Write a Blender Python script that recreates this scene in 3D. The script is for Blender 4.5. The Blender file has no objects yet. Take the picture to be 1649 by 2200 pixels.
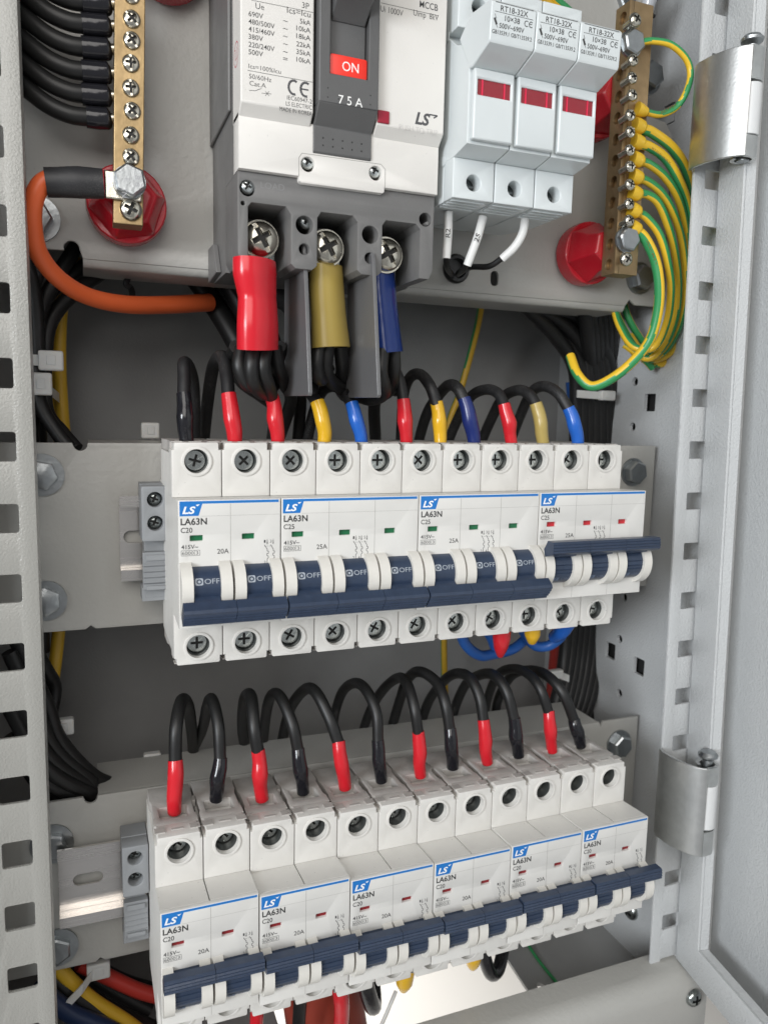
import bpy, bmesh, math, random
from mathutils import Vector, Matrix, geometry
import numpy as np
random.seed(7)
S = 0.001                      # everything below is written in millimetres
C = bpy.context.scene.collection
sc = bpy.context.scene

# ------------------------------------------------------------------ camera, world, lights
CAM = Vector((-29.38, -279.76, 53.305))
YAW, PITCH, ROLL, FPX = 0.37731, -0.13009, 0.021943, 1639.93
_ca, _sa, _cb, _sb = math.cos(YAW), math.sin(YAW), math.cos(PITCH), math.sin(PITCH)
FW = Vector((_sa*_cb, _ca*_cb, _sb)); R0 = Vector((_ca, -_sa, 0)); U0 = R0.cross(FW)
_cc, _sc = math.cos(ROLL), math.sin(ROLL)
RT = R0*_cc + U0*_sc; UP = U0*_cc - R0*_sc
cd = bpy.data.cameras.new('camera'); cam = bpy.data.objects.new('camera', cd); C.objects.link(cam)
m = Matrix((RT, UP, -FW)).transposed().to_4x4(); m.translation = CAM*S; cam.matrix_world = m
cd.sensor_fit = 'VERTICAL'; cd.sensor_height = 36; cd.sensor_width = 36*1649/2200; cd.lens = FPX/2200*36
cd.clip_start = 0.01; cd.clip_end = 50
cd.dof.use_dof = True; cd.dof.focus_distance = 0.30; cd.dof.aperture_fstop = 16
sc.camera = cam

w = bpy.data.worlds.new('World'); sc.world = w; w.use_nodes = True
nt = w.node_tree; bg = nt.nodes['Background']; bg.inputs[1].default_value = 0.34
tcw = nt.nodes.new('ShaderNodeTexCoord'); sp = nt.nodes.new('ShaderNodeSeparateXYZ'); mr = nt.nodes.new('ShaderNodeMapRange'); mx = nt.nodes.new('ShaderNodeMix')
mx.data_type = 'RGBA'; mr.inputs[1].default_value = -.3; mr.inputs[2].default_value = .55; mr.interpolation_type = 'SMOOTHSTEP'
nt.links.new(tcw.outputs['Generated'], sp.inputs[0]); nt.links.new(sp.outputs[2], mr.inputs[0]); nt.links.new(mr.outputs[0], mx.inputs[0])
mx.inputs[6].default_value = (.95, .97, 1.0, 1); mx.inputs[7].default_value = (.30, .30, .30, 1); nt.links.new(mx.outputs[2], bg.inputs[0])

def area(name, loc, target, size, power, col, sy=None):
    l = bpy.data.lights.new(name, 'AREA'); l.energy = power; l.color = col; l.size = size
    l.shape = 'RECTANGLE'; l.size_y = sy or size
    o = bpy.data.objects.new(name, l); C.objects.link(o); o.location = Vector(loc)*S
    o.rotation_euler = (Vector(target)-Vector(loc)).to_track_quat('-Z', 'Y').to_euler()
    return o
area('window_light', (-260, -800, 480), (80, 0, -20), 0.7, 6.6, (1.0, 0.965, 0.925), 0.7)
area('sky_light', (-950, -740, 190), (100, 20, 10), 0.4, 13.5, (0.92, 0.96, 1.0), 0.4)
area('ground_fill', (120, 650, -330), (120, 430, -700), 0.5, 4.0, (1.0, 0.97, 0.93), 0.5)  # added lamp behind the cabinet, brightens the ground under the floor opening
sc.view_settings.view_transform = 'Standard'; sc.view_settings.look = 'None'
sc.view_settings.exposure = -0.14; sc.view_settings.gamma = 1.0

# ------------------------------------------------------------------ pixel -> point at a real depth
def at(px, py, Y):
    d = RT*((px-824.5)/FPX) - UP*((py-1100)/FPX) + FW
    return CAM + d*((Y-CAM.y)/d.y)
def path(pts): return [at(*p) for p in pts]

# ------------------------------------------------------------------ materials
MATS = {}
def mat(name, col, rough=0.5, metal=0.0, bump=0, bscale=600, var=0, vscale=60, coat=0, spec=None,
        aniso=None, emit=0, speck=0, sss=0, trans=0, alpha=1, dust=0):
    if name in MATS: return MATS[name]
    m = bpy.data.materials.new(name); m.use_nodes = True; nt = m.node_tree
    b = nt.nodes['Principled BSDF']; I = b.inputs
    I['Base Color'].default_value = (*col, 1); I['Roughness'].default_value = rough; I['Metallic'].default_value = metal
    if spec is not None: I['Specular IOR Level'].default_value = spec
    if coat: I['Coat Weight'].default_value = coat; I['Coat Roughness'].default_value = 0.08
    if sss: I['Subsurface Weight'].default_value = sss; I['Subsurface Radius'].default_value = (.002, .0015, .001); I['Subsurface Scale'].default_value = 1
    if trans: I['Transmission Weight'].default_value = trans
    tc = nt.nodes.new('ShaderNodeTexCoord')
    def noise(scale, det=3, vec=None):
        n = nt.nodes.new('ShaderNodeTexNoise'); n.inputs['Scale'].default_value = scale; n.inputs['Detail'].default_value = det
        nt.links.new(vec or tc.outputs['Object'], n.inputs['Vector']); return n
    cur = None
    def mixc(fac_socket, c2, prev):
        mx = nt.nodes.new('ShaderNodeMix'); mx.data_type = 'RGBA'
        nt.links.new(fac_socket, mx.inputs[0])
        if prev: nt.links.new(prev, mx.inputs[6])
        else: mx.inputs[6].default_value = (*col, 1)
        mx.inputs[7].default_value = (*c2, 1); return mx.outputs[2]
    def ramp(sock, a, bb):
        r = nt.nodes.new('ShaderNodeMapRange'); r.inputs[1].default_value = a; r.inputs[2].default_value = bb
        nt.links.new(sock, r.inputs[0]); return r.outputs[0]
    vec = tc.outputs['Object']
    if aniso:
        mp = nt.nodes.new('ShaderNodeMapping'); mp.inputs['Scale'].default_value = aniso
        nt.links.new(tc.outputs['Object'], mp.inputs['Vector']); vec = mp.outputs[0]
    if var:
        n = noise(vscale, 4, vec); cur = mixc(ramp(n.outputs[0], .35, .75), tuple(c*(1-var) for c in col), cur)
        rr = nt.nodes.new('ShaderNodeMapRange'); rr.inputs[3].default_value = rough*.85; rr.inputs[4].default_value = min(1, rough*1.25)
        nt.links.new(n.outputs[0], rr.inputs[0]); nt.links.new(rr.outputs[0], I['Roughness'])
    if speck:
        n = noise(950, 2); cur = mixc(ramp(n.outputs[0], .735, .76), tuple(c*(1-speck) for c in col), cur)
    if dust:
        n = noise(2600, 2); n2 = noise(70, 2)
        mu = nt.nodes.new('ShaderNodeMath'); mu.operation = 'MULTIPLY'
        nt.links.new(ramp(n.outputs[0], .5, .75), mu.inputs[0]); nt.links.new(ramp(n2.outputs[0], .42, .68), mu.inputs[1])
        mm = nt.nodes.new('ShaderNodeMath'); mm.operation = 'MULTIPLY'; mm.inputs[1].default_value = dust
        nt.links.new(mu.outputs[0], mm.inputs[0]); cur = mixc(mm.outputs[0], (.28, .27, .25), cur)
    if cur: nt.links.new(cur, I['Base Color'])
    if bump:
        n = noise(bscale, 2, vec); bp_ = nt.nodes.new('ShaderNodeBump'); bp_.inputs['Strength'].default_value = bump
        bp_.inputs['Distance'].default_value = 0.0004
        nt.links.new(n.outputs[0], bp_.inputs['Height']); nt.links.new(bp_.outputs[0], I['Normal'])
    MATS[name] = m; return m

PAINT = mat('light_grey_paint', (.42, .415, .39), .36, bump=.42, bscale=420, var=.06, vscale=18, speck=.25)
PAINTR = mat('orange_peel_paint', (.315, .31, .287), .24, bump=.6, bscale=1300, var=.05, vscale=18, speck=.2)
PAINTC = mat('cool_lit_grey_paint', (.56, .575, .58), .3, bump=.9, bscale=900, var=.06, vscale=14, speck=.2)  # same grey paint, cooled and lightened to carry the light on the right
PAINTD = mat('inner_grey_paint', (.36, .36, .355), .32, bump=.3, bscale=900, var=.2, vscale=22)
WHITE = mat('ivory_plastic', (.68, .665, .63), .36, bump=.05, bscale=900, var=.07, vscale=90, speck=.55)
WTOP = mat('shaded_speckled_plastic', (.45, .43, .405), .6, bump=.15, bscale=900, var=.2, vscale=160, speck=.6)  # ivory plastic darkened for shaded upward faces; the specks are dirt
LABEL = mat('glossy_label_plastic', (.68, .67, .64), .18, bump=.03, bscale=500, var=.03, vscale=90)
EAR = mat('toggle_guard_plastic', (.70, .68, .63), .3, var=.05, vscale=200)
BLUE = mat('navy_plastic', (.030, .047, .086), .3, bump=.12, bscale=700, var=.2, vscale=300)
INKB = mat('blue_ink', (.012, .17, .52), .35)
INKK = mat('black_ink', (.035, .035, .035), .4)
INKG = mat('grey_ink', (.06, .06, .06), .5)
INKF = mat('pale_grey_ink', (.36, .40, .45), .5)
INKD = mat('dim_grey_ink', (.12, .16, .24), .5)
INKW = mat('white_ink', (.85, .85, .83), .5)
INKR = mat('red_ink', (.55, .03, .07), .5)
GREEN = mat('green_flag', (.01, .13, .05), .3)
RED1 = mat('red_flag', (.50, .02, .03), .3)
RED2 = mat('dark_red_flag', (.22, .01, .015), .3)
DARK = mat('dark_recess', (.02, .02, .02), .7)  # near-black; paints shade into screw recesses, also colours other dark parts
STEEL = mat('plated_screw_steel', (.42, .45, .44), .24, 1, bump=.12, bscale=700, var=.25, vscale=300)
STEELD = mat('well_screw_steel', (.62, .65, .63), .2, 1, bump=.1, bscale=500, var=.3, vscale=300)
NICKEL = mat('nickel_screw', (.62, .59, .51), .22, 1, bump=.12, bscale=600, var=.15, vscale=400)
BOLT = mat('zinc_bolt', (.40, .42, .43), .34, 1, bump=.3, bscale=500, var=.15, vscale=300)
ZINC = mat('zinc_hinge_sheet', (.68, .69, .68), .38, 1, bump=.12, bscale=900, var=.25, vscale=120)
ALU = mat('brushed_rail_metal', (.72, .69, .66), .26, 1, bump=.2, bscale=420, var=.1, vscale=160, aniso=(.08, 1, 1.6))
BRASS = mat('brass', (.40, .29, .155), .42, 1, bump=.2, bscale=500, var=.3, vscale=130)
DBRASS = mat('tarnished_brass', (.38, .27, .15), .45, .85, bump=.2, bscale=500, var=.3, vscale=130)
REDINS = mat('red_insulator', (.47, .010, .022), .26, bump=.12, bscale=260, coat=.2, dust=.25)
GREYB = mat('mccb_dark_grey', (.150, .148, .145), .45, bump=.12, bscale=900, var=.1, vscale=80)
GREYH = mat('mccb_handle_grey', (.105, .105, .105), .42, bump=.08, bscale=900, var=.08, vscale=80)
COVER = mat('mccb_cover', (.69, .67, .635), .42, bump=.08, bscale=800, var=.04, vscale=60, speck=.15)
MRED = mat('on_window_red', (.85, .035, .02), .4)
MBTN = mat('push_button_red', (.30, .01, .03), .35)
FUSE = mat('fuse_white_plastic', (.62, .66, .665), .34, bump=.03, bscale=500, var=.03, vscale=60)
WIN = mat('red_translucent_window', (.25, .004, .015), .15, coat=.5)
WINL = mat('red_window_rib', (.70, .02, .07), .15)
CBL = mat('black_cable', (.010, .010, .010), .45, bump=.08, bscale=500)
CBLD = mat('dusty_black_cable', (.011, .011, .012), .5, bump=.1, bscale=500, dust=.45)
SHB = mat('black_heatshrink', (.012, .012, .015), .16, bump=.25, bscale=260)
SHR = mat('red_heatshrink', (.60, .018, .028), .22, bump=.3, bscale=230)
SHY = mat('yellow_heatshrink', (.72, .42, .02), .22, bump=.3, bscale=230)
SHU = mat('blue_heatshrink', (.018, .12, .50), .22, bump=.3, bscale=230)
SHN = mat('navy_heatshrink', (.012, .025, .14), .25, bump=.15, bscale=170)
SHO = mat('ochre_heatshrink', (.42, .32, .10), .3, bump=.3, bscale=230)
BIGR = mat('red_lug_sleeve', (.60, .014, .026), .24, bump=.2, bscale=110)
BIGY = mat('ochre_lug_sleeve', (.46, .34, .085), .33, bump=.2, bscale=110)
BIGU = mat('navy_lug_sleeve', (.010, .035, .19), .2, bump=.4, bscale=130)
ORANGE = mat('orange_cable', (.80, .14, .038), .4, bump=.08, bscale=400, var=.06, vscale=60)
CY = mat('yellow_insulation', (.78, .50, .03), .36)
CYD = mat('amber_insulation', (.62, .38, .03), .4)
CG = mat('green_insulation', (.035, .27, .09), .36)
CU = mat('blue_cable', (.02, .10, .36), .4)
CR = mat('red_cable', (.45, .04, .03), .4)
CN = mat('navy_cable', (.015, .03, .08), .4)
TIE = mat('white_nylon', (.60, .60, .58), .4, sss=.2)
MARK = mat('white_marker_sleeve', (.74, .74, .72), .35, bump=.1, bscale=300)
CLAMP = mat('grey_clamp_plastic', (.24, .25, .26), .45, bump=.1, bscale=800, var=.08)
PAPER = mat('white_paper', (.88, .87, .84), .6)
CLEAR = mat('clear_tube', (.85, .88, .9), .08, trans=.9)
KNUCK = mat('painted_knuckle', (.66, .67, .67), .35, bump=.1)

# ------------------------------------------------------------------ mesh helpers (mm)
class MB:
    def __init__(s): s.v = []; s.f = []; s.mi = []
    def add(s, vs, fs, mi=0):
        n = len(s.v); s.v += [tuple(v) for v in vs]
        for i, f in enumerate(fs):
            s.f.append([n+k for k in f]); s.mi.append(mi[i] if isinstance(mi, (list, tuple)) else mi)
        return s
    def box(s, x0, x1, y0, y1, z0, z1, mi=0):
        vs = [(x, y, z) for x in (x0, x1) for y in (y0, y1) for z in (z0, z1)]
        return s.add(vs, [(0, 1, 3, 2), (4, 6, 7, 5), (0, 4, 5, 1), (2, 3, 7, 6), (0, 2, 6, 4), (1, 5, 7, 3)], mi)
    def prism(s, prof, t0, t1, axis='x', mi=0):
        f = {'x': lambda a, b, t: (t, a, b), 'y': lambda a, b, t: (a, t, b), 'z': lambda a, b, t: (a, b, t)}[axis]
        n = len(prof)
        tris = geometry.tessellate_polygon([[Vector((a, b, 0)) for a, b in prof]])
        vs = [f(a, b, t0) for a, b in prof] + [f(a, b, t1) for a, b in prof]
        fs = [tuple(t) for t in tris] + [tuple(n+k for k in reversed(t)) for t in tris]
        fs += [(i, (i+1) % n, n+(i+1) % n, n+i) for i in range(n)]
        return s.add(vs, fs, mi)
    def plate(s, loops, t0, t1, axis='y', mi=0, bevel=0):
        key = (str(loops), t0, t1, bevel)
        cu = bpy.data.curves.new('tmp', 'CURVE'); cu.dimensions = '2D'; cu.fill_mode = 'BOTH'
        cu.extrude = abs(t1-t0)/2-bevel
        if bevel: cu.bevel_depth = bevel; cu.bevel_resolution = 1; cu.offset = -bevel
        for lp in loops:
            sp = cu.splines.new('POLY'); sp.points.add(len(lp)-1)
            for p, (a, b) in zip(sp.points, lp): p.co = (a, b, 0, 1)
            sp.use_cyclic_u = True
        o = bpy.data.objects.new('tmp', cu); me = bpy.data.meshes.new_from_object(o)
        tm = (t0+t1)/2
        f = {'x': lambda v: (v.z+tm, v.x, v.y), 'y': lambda v: (v.x, v.z+tm, v.y), 'z': lambda v: (v.x, v.y, v.z+tm)}[axis]
        s.add([f(v.co) for v in me.vertices], [tuple(p.vertices) for p in me.polygons], mi)
        bpy.data.objects.remove(o); bpy.data.curves.remove(cu); bpy.data.meshes.remove(me); return s
    def tube(s, pts, r, seg=12, mi=0, sub=6, caps=True, stripe=None, flat=1.0):
        P = [Vector(p) for p in pts]
        rs = r if isinstance(r, (list, tuple)) else [r]*len(P)
        Q = []; RR = []
        n = len(P)
        for i in range(n-1):
            p0 = P[i-1] if i > 0 else P[0]*2-P[1]; p3 = P[i+2] if i+2 < n else P[-1]*2-P[-2]
            for k in range(sub):
                t = k/sub; a, b = P[i], P[i+1]
                Q.append(.5*((2*a)+(b-p0)*t+(2*p0-5*a+4*b-p3)*t*t+(3*a-p0-3*b+p3)*t**3)); RR.append(rs[i]*(1-t)+rs[i+1]*t)
        Q.append(P[-1]); RR.append(rs[-1])
        T = [(Q[min(i+1, len(Q)-1)]-Q[max(i-1, 0)]).normalized() for i in range(len(Q))]
        nrm = T[0].orthogonal().normalized()
        vs = []; fs = []; ms = []
        for i, q in enumerate(Q):
            nrm = (nrm-T[i]*nrm.dot(T[i])).normalized(); bn = T[i].cross(nrm)
            for k in range(seg):
                a = 2*math.pi*k/seg; vs.append(q+(nrm*math.cos(a)+bn*math.sin(a)*flat)*RR[i])
        for i in range(len(Q)-1):
            for k in range(seg):
                k2 = (k+1) % seg; fs.append((i*seg+k, i*seg+k2, (i+1)*seg+k2, (i+1)*seg+k)); ms.append((1 if ((vs[i*seg+k]+vs[i*seg+k2])/2-Q[i]).normalized().dot(stripe[0]) > stripe[1] else 0) if stripe else mi)
        if caps:
            fs.append(tuple(range(seg-1, -1, -1))); ms.append(mi)
            fs.append(tuple((len(Q)-1)*seg+k for k in range(seg))); ms.append(mi)
        return s.add(vs, fs, ms)
    def lathe(s, c, ax, prof, seg=24, mi=0, flat=0, phase=0):
        """prof: (r, t) along axis; flat>0 squashes towards a polygon with `flat` sides"""
        c = Vector(c); ax = Vector(ax).normalized(); u = ax.orthogonal().normalized()
        if abs(ax.y) > .9: u = Vector((1, 0, 0))
        v = ax.cross(u); vs = []; fs = []
        for r, t in prof:
            for k in range(seg):
                a = 2*math.pi*k/seg+phase; rr = r
                if flat:
                    b = (2*math.pi*k/seg) % (2*math.pi/flat)-math.pi/flat; rr = r*math.cos(math.pi/flat)/math.cos(b)
                vs.append(c+ax*t+(u*math.cos(a)+v*math.sin(a))*rr)
        n = len(prof)
        for i in range(n-1):
            for k in range(seg):
                k2 = (k+1) % seg; fs.append((i*seg+k, i*seg+k2, (i+1)*seg+k2, (i+1)*seg+k))
        fs.append(tuple(range(seg-1, -1, -1))); fs.append(tuple((n-1)*seg+k for k in range(seg)))
        return s.add(vs, fs, mi)
    def merge(s, other, f=lambda v: v, mi=None):
        return s.add([f(v) for v in other.v], other.f, other.mi if mi is None else mi)
    def text(s, body, o, u, v, h, w=None, mi=0, al='l', bold=0, shear=0):
        vs, fs, W, H = glyphs(body, bold, shear); k = h/H; kx = (w/W if w else k)
        o, u, v = Vector(o), Vector(u), Vector(v)
        dx = {'l': 0, 'c': -W/2, 'r': -W}[al]
        return s.add([o+u*((a+dx)*kx)+v*(b*k) for a, b in vs], fs, mi)
    def stroke(s, pts, wd, Y, mi=0):
        """thin printed line on a face looking towards -Y; pts are (x, z)"""
        for (a, b), (c, d) in zip(pts, pts[1:]):
            L = math.hypot(c-a, d-b)
            if L < 1e-6: continue
            nx, nz = -(d-b)/L*wd/2, (c-a)/L*wd/2
            s.add([(a+nx, Y, b+nz), (c+nx, Y, d+nz), (c-nx, Y, d-nz), (a-nx, Y, b-nz)], [(0, 1, 2, 3)], mi)
        return s
_G = {}
def glyphs(body, bold, shear):
    k = (body, bold, shear)
    if k in _G: return _G[k]
    cu = bpy.data.curves.new('tmp', 'FONT'); cu.body = body; cu.size = 1; cu.offset = bold; cu.shear = shear; cu.resolution_u = 3
    o = bpy.data.objects.new('tmp', cu); me = bpy.data.meshes.new_from_object(o)
    vs = [(v.co.x, v.co.y) for v in me.vertices]; fs = [tuple(p.vertices) for p in me.polygons]
    x0 = min(a for a, b in vs); x1 = max(a for a, b in vs)
    vs = [(a-x0, b) for a, b in vs]; _G[k] = (vs, fs, x1-x0, 0.70)
    bpy.data.objects.remove(o); bpy.data.curves.remove(cu); bpy.data.meshes.remove(me)
    return _G[k]

ORG = {}
def obj(name, mb, mats, parent=None, bevel=0, ang=38, segs=2, normals=True):
    o0 = ORG.get(parent.name, Vector((0, 0, 0))) if parent else Vector((0, 0, 0))
    me = bpy.data.meshes.new(name)
    me.from_pydata([((x-o0.x)*S, (y-o0.y)*S, (z-o0.z)*S) for x, y, z in mb.v], [], mb.f)
    ml = list(mats) if isinstance(mats, (list, tuple)) else [mats]
    if len(ml) == 1 and any(mb.mi): ml.append(DARK)
    for m_ in ml: me.materials.append(m_)
    me.polygons.foreach_set('material_index', mb.mi)
    if normals:
        b = bmesh.new(); b.from_mesh(me); bmesh.ops.remove_doubles(b, verts=b.verts, dist=1e-7)
        bmesh.ops.recalc_face_normals(b, faces=b.faces); b.to_mesh(me); b.free()
    me.shade_smooth(); me.set_sharp_from_angle(angle=math.radians(ang))
    o = bpy.data.objects.new(name, me); C.objects.link(o)
    if parent: o.parent = parent; ORG[o.name] = o0
    if bevel:
        bv = o.modifiers.new('bevel', 'BEVEL'); bv.width = bevel*S; bv.segments = segs; bv.limit_method = 'ANGLE'; bv.angle_limit = math.radians(40)
        bv.harden_normals = False
    return o
def part(name, me, parent):                     # a part sharing mesh data
    o = bpy.data.objects.new(name, me); C.objects.link(o); o.parent = parent; ORG[o.name] = Vector((0, 0, 0)); return o
def tag(o, label=None, cat=None, group=None, kind=None):
    if label: o['label'] = label
    if cat: o['category'] = cat
    if group: o['group'] = group
    if kind: o['kind'] = kind
    return o
def thing(name, label, cat, loc=(0, 0, 0), group=None, local=False):
    e = bpy.data.objects.new(name, None); e.empty_display_size = .01; C.objects.link(e); e.location = Vector(loc)*S
    ORG[e.name] = Vector((0, 0, 0)) if local else Vector(loc)
    return tag(e, label, cat, group)
def copy_tree(o, parent=None):
    c = o.copy(); C.objects.link(c)
    if parent: c.parent = parent
    for ch in list(o.children): copy_tree(ch, c)
    return c
def circ(x, z, r, n=28): return [(x+r*math.cos(2*math.pi*k/n), z+r*math.sin(2*math.pi*k/n)) for k in range(n)]
def rect(x0, x1, z0, z1): return [(x0, z0), (x1, z0), (x1, z1), (x0, z1)]
def rrect(x0, x1, z0, z1, r, n=4):
    out = []
    for cx, cz, a0 in ((x1-r, z1-r, 0), (x0+r, z1-r, 90), (x0+r, z0+r, 180), (x1-r, z0+r, 270)):
        for k in range(n+1):
            a = math.radians(a0+90*k/n); out.append((cx+r*math.cos(a), cz+r*math.sin(a)))
    return out
def boolean(A, B, op='DIFFERENCE'):
    def raw(mb):
        me = bpy.data.meshes.new('tmp'); me.from_pydata([tuple(v) for v in mb.v], [], mb.f)
        b_ = bmesh.new(); b_.from_mesh(me); bmesh.ops.remove_doubles(b_, verts=b_.verts, dist=1e-4); bmesh.ops.recalc_face_normals(b_, faces=b_.faces); b_.to_mesh(me); b_.free()
        o_ = bpy.data.objects.new('tmp', me); C.objects.link(o_); return o_
    a = raw(A); b = raw(B)
    md = a.modifiers.new('b', 'BOOLEAN'); md.operation = op; md.object = b; md.solver = 'EXACT'
    dg = bpy.context.evaluated_depsgraph_get(); dg.update()
    me = bpy.data.meshes.new_from_object(a.evaluated_get(dg))
    r = MB(); r.add([tuple(v.co) for v in me.vertices], [tuple(p.vertices) for p in me.polygons])
    bpy.data.objects.remove(a); bpy.data.objects.remove(b); return r

# ------------------------------------------------------------------ fasteners (built once, axis -Y, centre at the origin)
def crossbars(w_, L, y0, y1, rot=0, only=None):
    m_ = MB(); c, s = math.cos(rot), math.sin(rot)
    bars = [(L, w_), (w_, L)] if only is None else [(L, w_)]
    for a, b in bars:
        q = [(-a, -b), (a, -b), (a, b), (-a, b)]; m_.prism([(x*c-z*s, x*s+z*c) for x, z in q], y0, y1, 'y')
    return m_
def crossplus(w_, L, y0, y1):
    q = [(-L, -w_), (-w_, -w_), (-w_, -L), (w_, -L), (w_, -w_), (L, -w_), (L, w_), (w_, w_), (w_, L), (-w_, L), (-w_, w_), (-L, w_)]
    return MB().prism(q, y0, y1, 'y')
def pozi_template():                            # recessed terminal screw of the small breakers
    A = MB().lathe((0, 0, 0), (0, -1, 0), [(3.9, -1.8), (3.9, .2), (3.6, .55), (.01, .6)], 28)
    A = boolean(A, crossplus(.46, 2.3, -.9, 1.1))
    B = MB()
    for k in range(4):
        a = math.pi/4+k*math.pi/2; c, s = math.cos(a), math.sin(a)
        B = MB().prism([(x*c-z*s, x*s+z*c) for x, z in ((1.1, -.14), (3.2, -.14), (3.2, .14), (1.1, .14))], -.9, -.3, 'y')
        A = boolean(A, B)
    D_ = crossplus(.40, 2.2, .1, .9); A.merge(D_, mi=1); A.merge(MB().prism([(-2.3, -.1), (2.3, -.1), (2.3, .1), (-2.3, .1)], -.5, -.2, 'y'), mi=1) if False else None  # dark cross inlay puts the shade of the recess into the colour
    return A
def pan_template(R=3.3, H=1.9, slotted=True):
    A = MB().lathe((0, 0, 0), (0, -1, 0), [(R, -.1), (R, .25), (R*.93, H*.55), (R*.72, H*.85), (R*.4, H), (.01, H*1.03)], 28)
    A = boolean(A, crossplus(R*.16, R*.6, -H*1.3, -H*.35))
    if slotted: A = boolean(A, crossbars(R*.12, R*1.2, -H*1.3, -H*.62, only=1))
    A.merge(crossplus(R*.14, R*.57, -H*.5, -H*.3), mi=1)  # dark inlay paints the shade at the bottom of the cross
    return A
POZI = pozi_template(); PAN = pan_template(); PANX = pan_template(3.3, 2.0, False)
def hexbolt(R=6, H=4, washer=8.6):
    m_ = MB()
    m_.lathe((0, 0, 0), (0, -1, 0), [(washer, 0), (washer, 1.1), (washer*.6, 1.15)], 32)
    m_.lathe((0, 0, 0), (0, -1, 0), [(R, 1.1), (R, 1.1+H*.82), (R*.86, 1.1+H), (.01, 1.1+H)], 24, flat=6)
    return m_
def placed(tmpl, c, ax=(0, -1, 0), scale=1, rot=0):
    q = Vector((0, -1, 0)).rotation_difference(Vector(ax)).to_matrix().to_4x4()
    M = Matrix.Translation(Vector(c)) @ q @ Matrix.Rotation(rot, 4, 'Y') @ Matrix.Scale(scale, 4)
    r = MB().merge(tmpl, lambda v: tuple(M @ Vector(v))); r.two = any(tmpl.mi); return r

# ================================================================== SETTING: cabinet shell
FLZ = -259
def setting(name, mb, m_, **k): return tag(obj(name, mb, m_, **k), kind='structure')
setting('back_wall', MB().box(-90, 262, 150, 152, FLZ, 330), PAINTD)
setting('floor', MB().plate([rect(-90, 262, -20, 150), [(56, 0), (187, 0), (189, 35), (194, 104), (56, 106)], circ(197.8, 43.7, 2.2, 16)], FLZ-2, FLZ, 'z'), PAINTD)
setting('ground', MB().box(-1500, 1500, -500, 2500, -702, -700), mat('pale_screed', (.82, .80, .76), .7, var=.05, vscale=3))
# right side wall with its punched hole columns (holes in the Y,Z plane)
holes = []
for k in range(-5, 8):
    z = 60.5+25.1*k
    if k != 0 or True: holes.append(rrect(57.5, 66.5, z-4.5-0, z+4.5, .6, 2)) if k in (0, -6, 5, 6) else None
holes = [h for h in holes if h]
for (yy, zz) in ((62.2, 61.7), (82.4, -85.7), (56.8, -87.2), (62.2, 212), (62.2, 187)): holes.append(rrect(yy-4.4, yy+4.4, zz-4.8, zz+4.8, .6, 2))
for (yy, zz) in ((75.5, 73.4), (75.1, 48.1), (72, -108.5), (74.7, -76.3), (73, -50.7), (74.8, -33), (74.8, -2), (75, 98.5), (92, -60), (75, 123.6), (75, 174)): holes.append(circ(yy, zz, 2.5, 14))
holes = [h for i, h in enumerate(holes) if i >= 1]
setting('side_wall', MB().plate([rect(4, 150, FLZ, 330)]+holes, 262, 264, 'x'), PAINTC)
setting('side_wall', MB().box(-92, -90, 10, 150, FLZ, 330), PAINTD)
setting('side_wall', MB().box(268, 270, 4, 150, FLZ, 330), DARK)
setting('ceiling', MB().box(-90, 262, 6, 150, 330, 332), PAINTD)

setting('gap_shade_panel', MB().box(262.5, 330, -4, 4, -480, FLZ-20), mat('gap_shade_dark', (.06, .06, .06), .6))  # added dark panel, its colour stands in for the shaded gap beside the sill
o = obj('wall_screw', placed(PANX, (261.8, 48.8, -246.3+14), (-1, 0, 0), 1.6, .4), STEEL); tag(o, 'cross-head screw in the right side wall above the floor', 'screw')
# left post
t = thing('frame_post', 'perforated light grey upright at the left edge of the cabinet opening', 'post', (-62, 8, FLZ))
hl = [rrect(-60.2, -50.2, z-10, z, 1.0, 3) for z in [68.5-24.6*k for k in range(-10, 14)]]
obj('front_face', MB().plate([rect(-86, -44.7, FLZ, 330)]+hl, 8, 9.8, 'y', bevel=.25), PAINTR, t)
obj('return_flange', MB().box(-46.4, -44.8, 9.9, 26, FLZ, 330), PAINT, t, bevel=.3)
# right post, leaning a touch like the real frame
LEAN = -0.0205
def leaned(mb, k=LEAN): mb.v = [(x+z*k, y, z) for x, y, z in mb.v]; return mb
t = thing('frame_post', 'notched pale grey upright between the breakers and the open door', 'post', (236, 5, FLZ))
hl = [rrect(239.4, 249.6, z-8.2, z, .5, 2) for z in [67.2-24.5*k for k in range(-10, 13)]]
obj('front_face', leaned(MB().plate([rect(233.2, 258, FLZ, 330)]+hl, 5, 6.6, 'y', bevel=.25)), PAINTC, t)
obj('return_flange', leaned(MB().box(256.4, 257.9, 6.7, 26, FLZ, 330)), PAINTC, t, bevel=.3)

# bottom sill
t = thing('cabinet_sill', 'rounded light grey cross member along the bottom of the opening', 'frame rail', (100, 0, -290))
prof = [(-10, -300), (-10, -238)]+[(0-10*math.cos(math.radians(15*k)), -238+10*math.sin(math.radians(15*k))) for k in range(1, 7)]+[(11, -228), (11, -300)]
obj('rail', MB().prism(prof, -90, 262, 'x'), PAINT, t)
obj('screw', placed(PANX, at(1488, 2143, -10.5), scale=1.35), STEEL, t)

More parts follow.
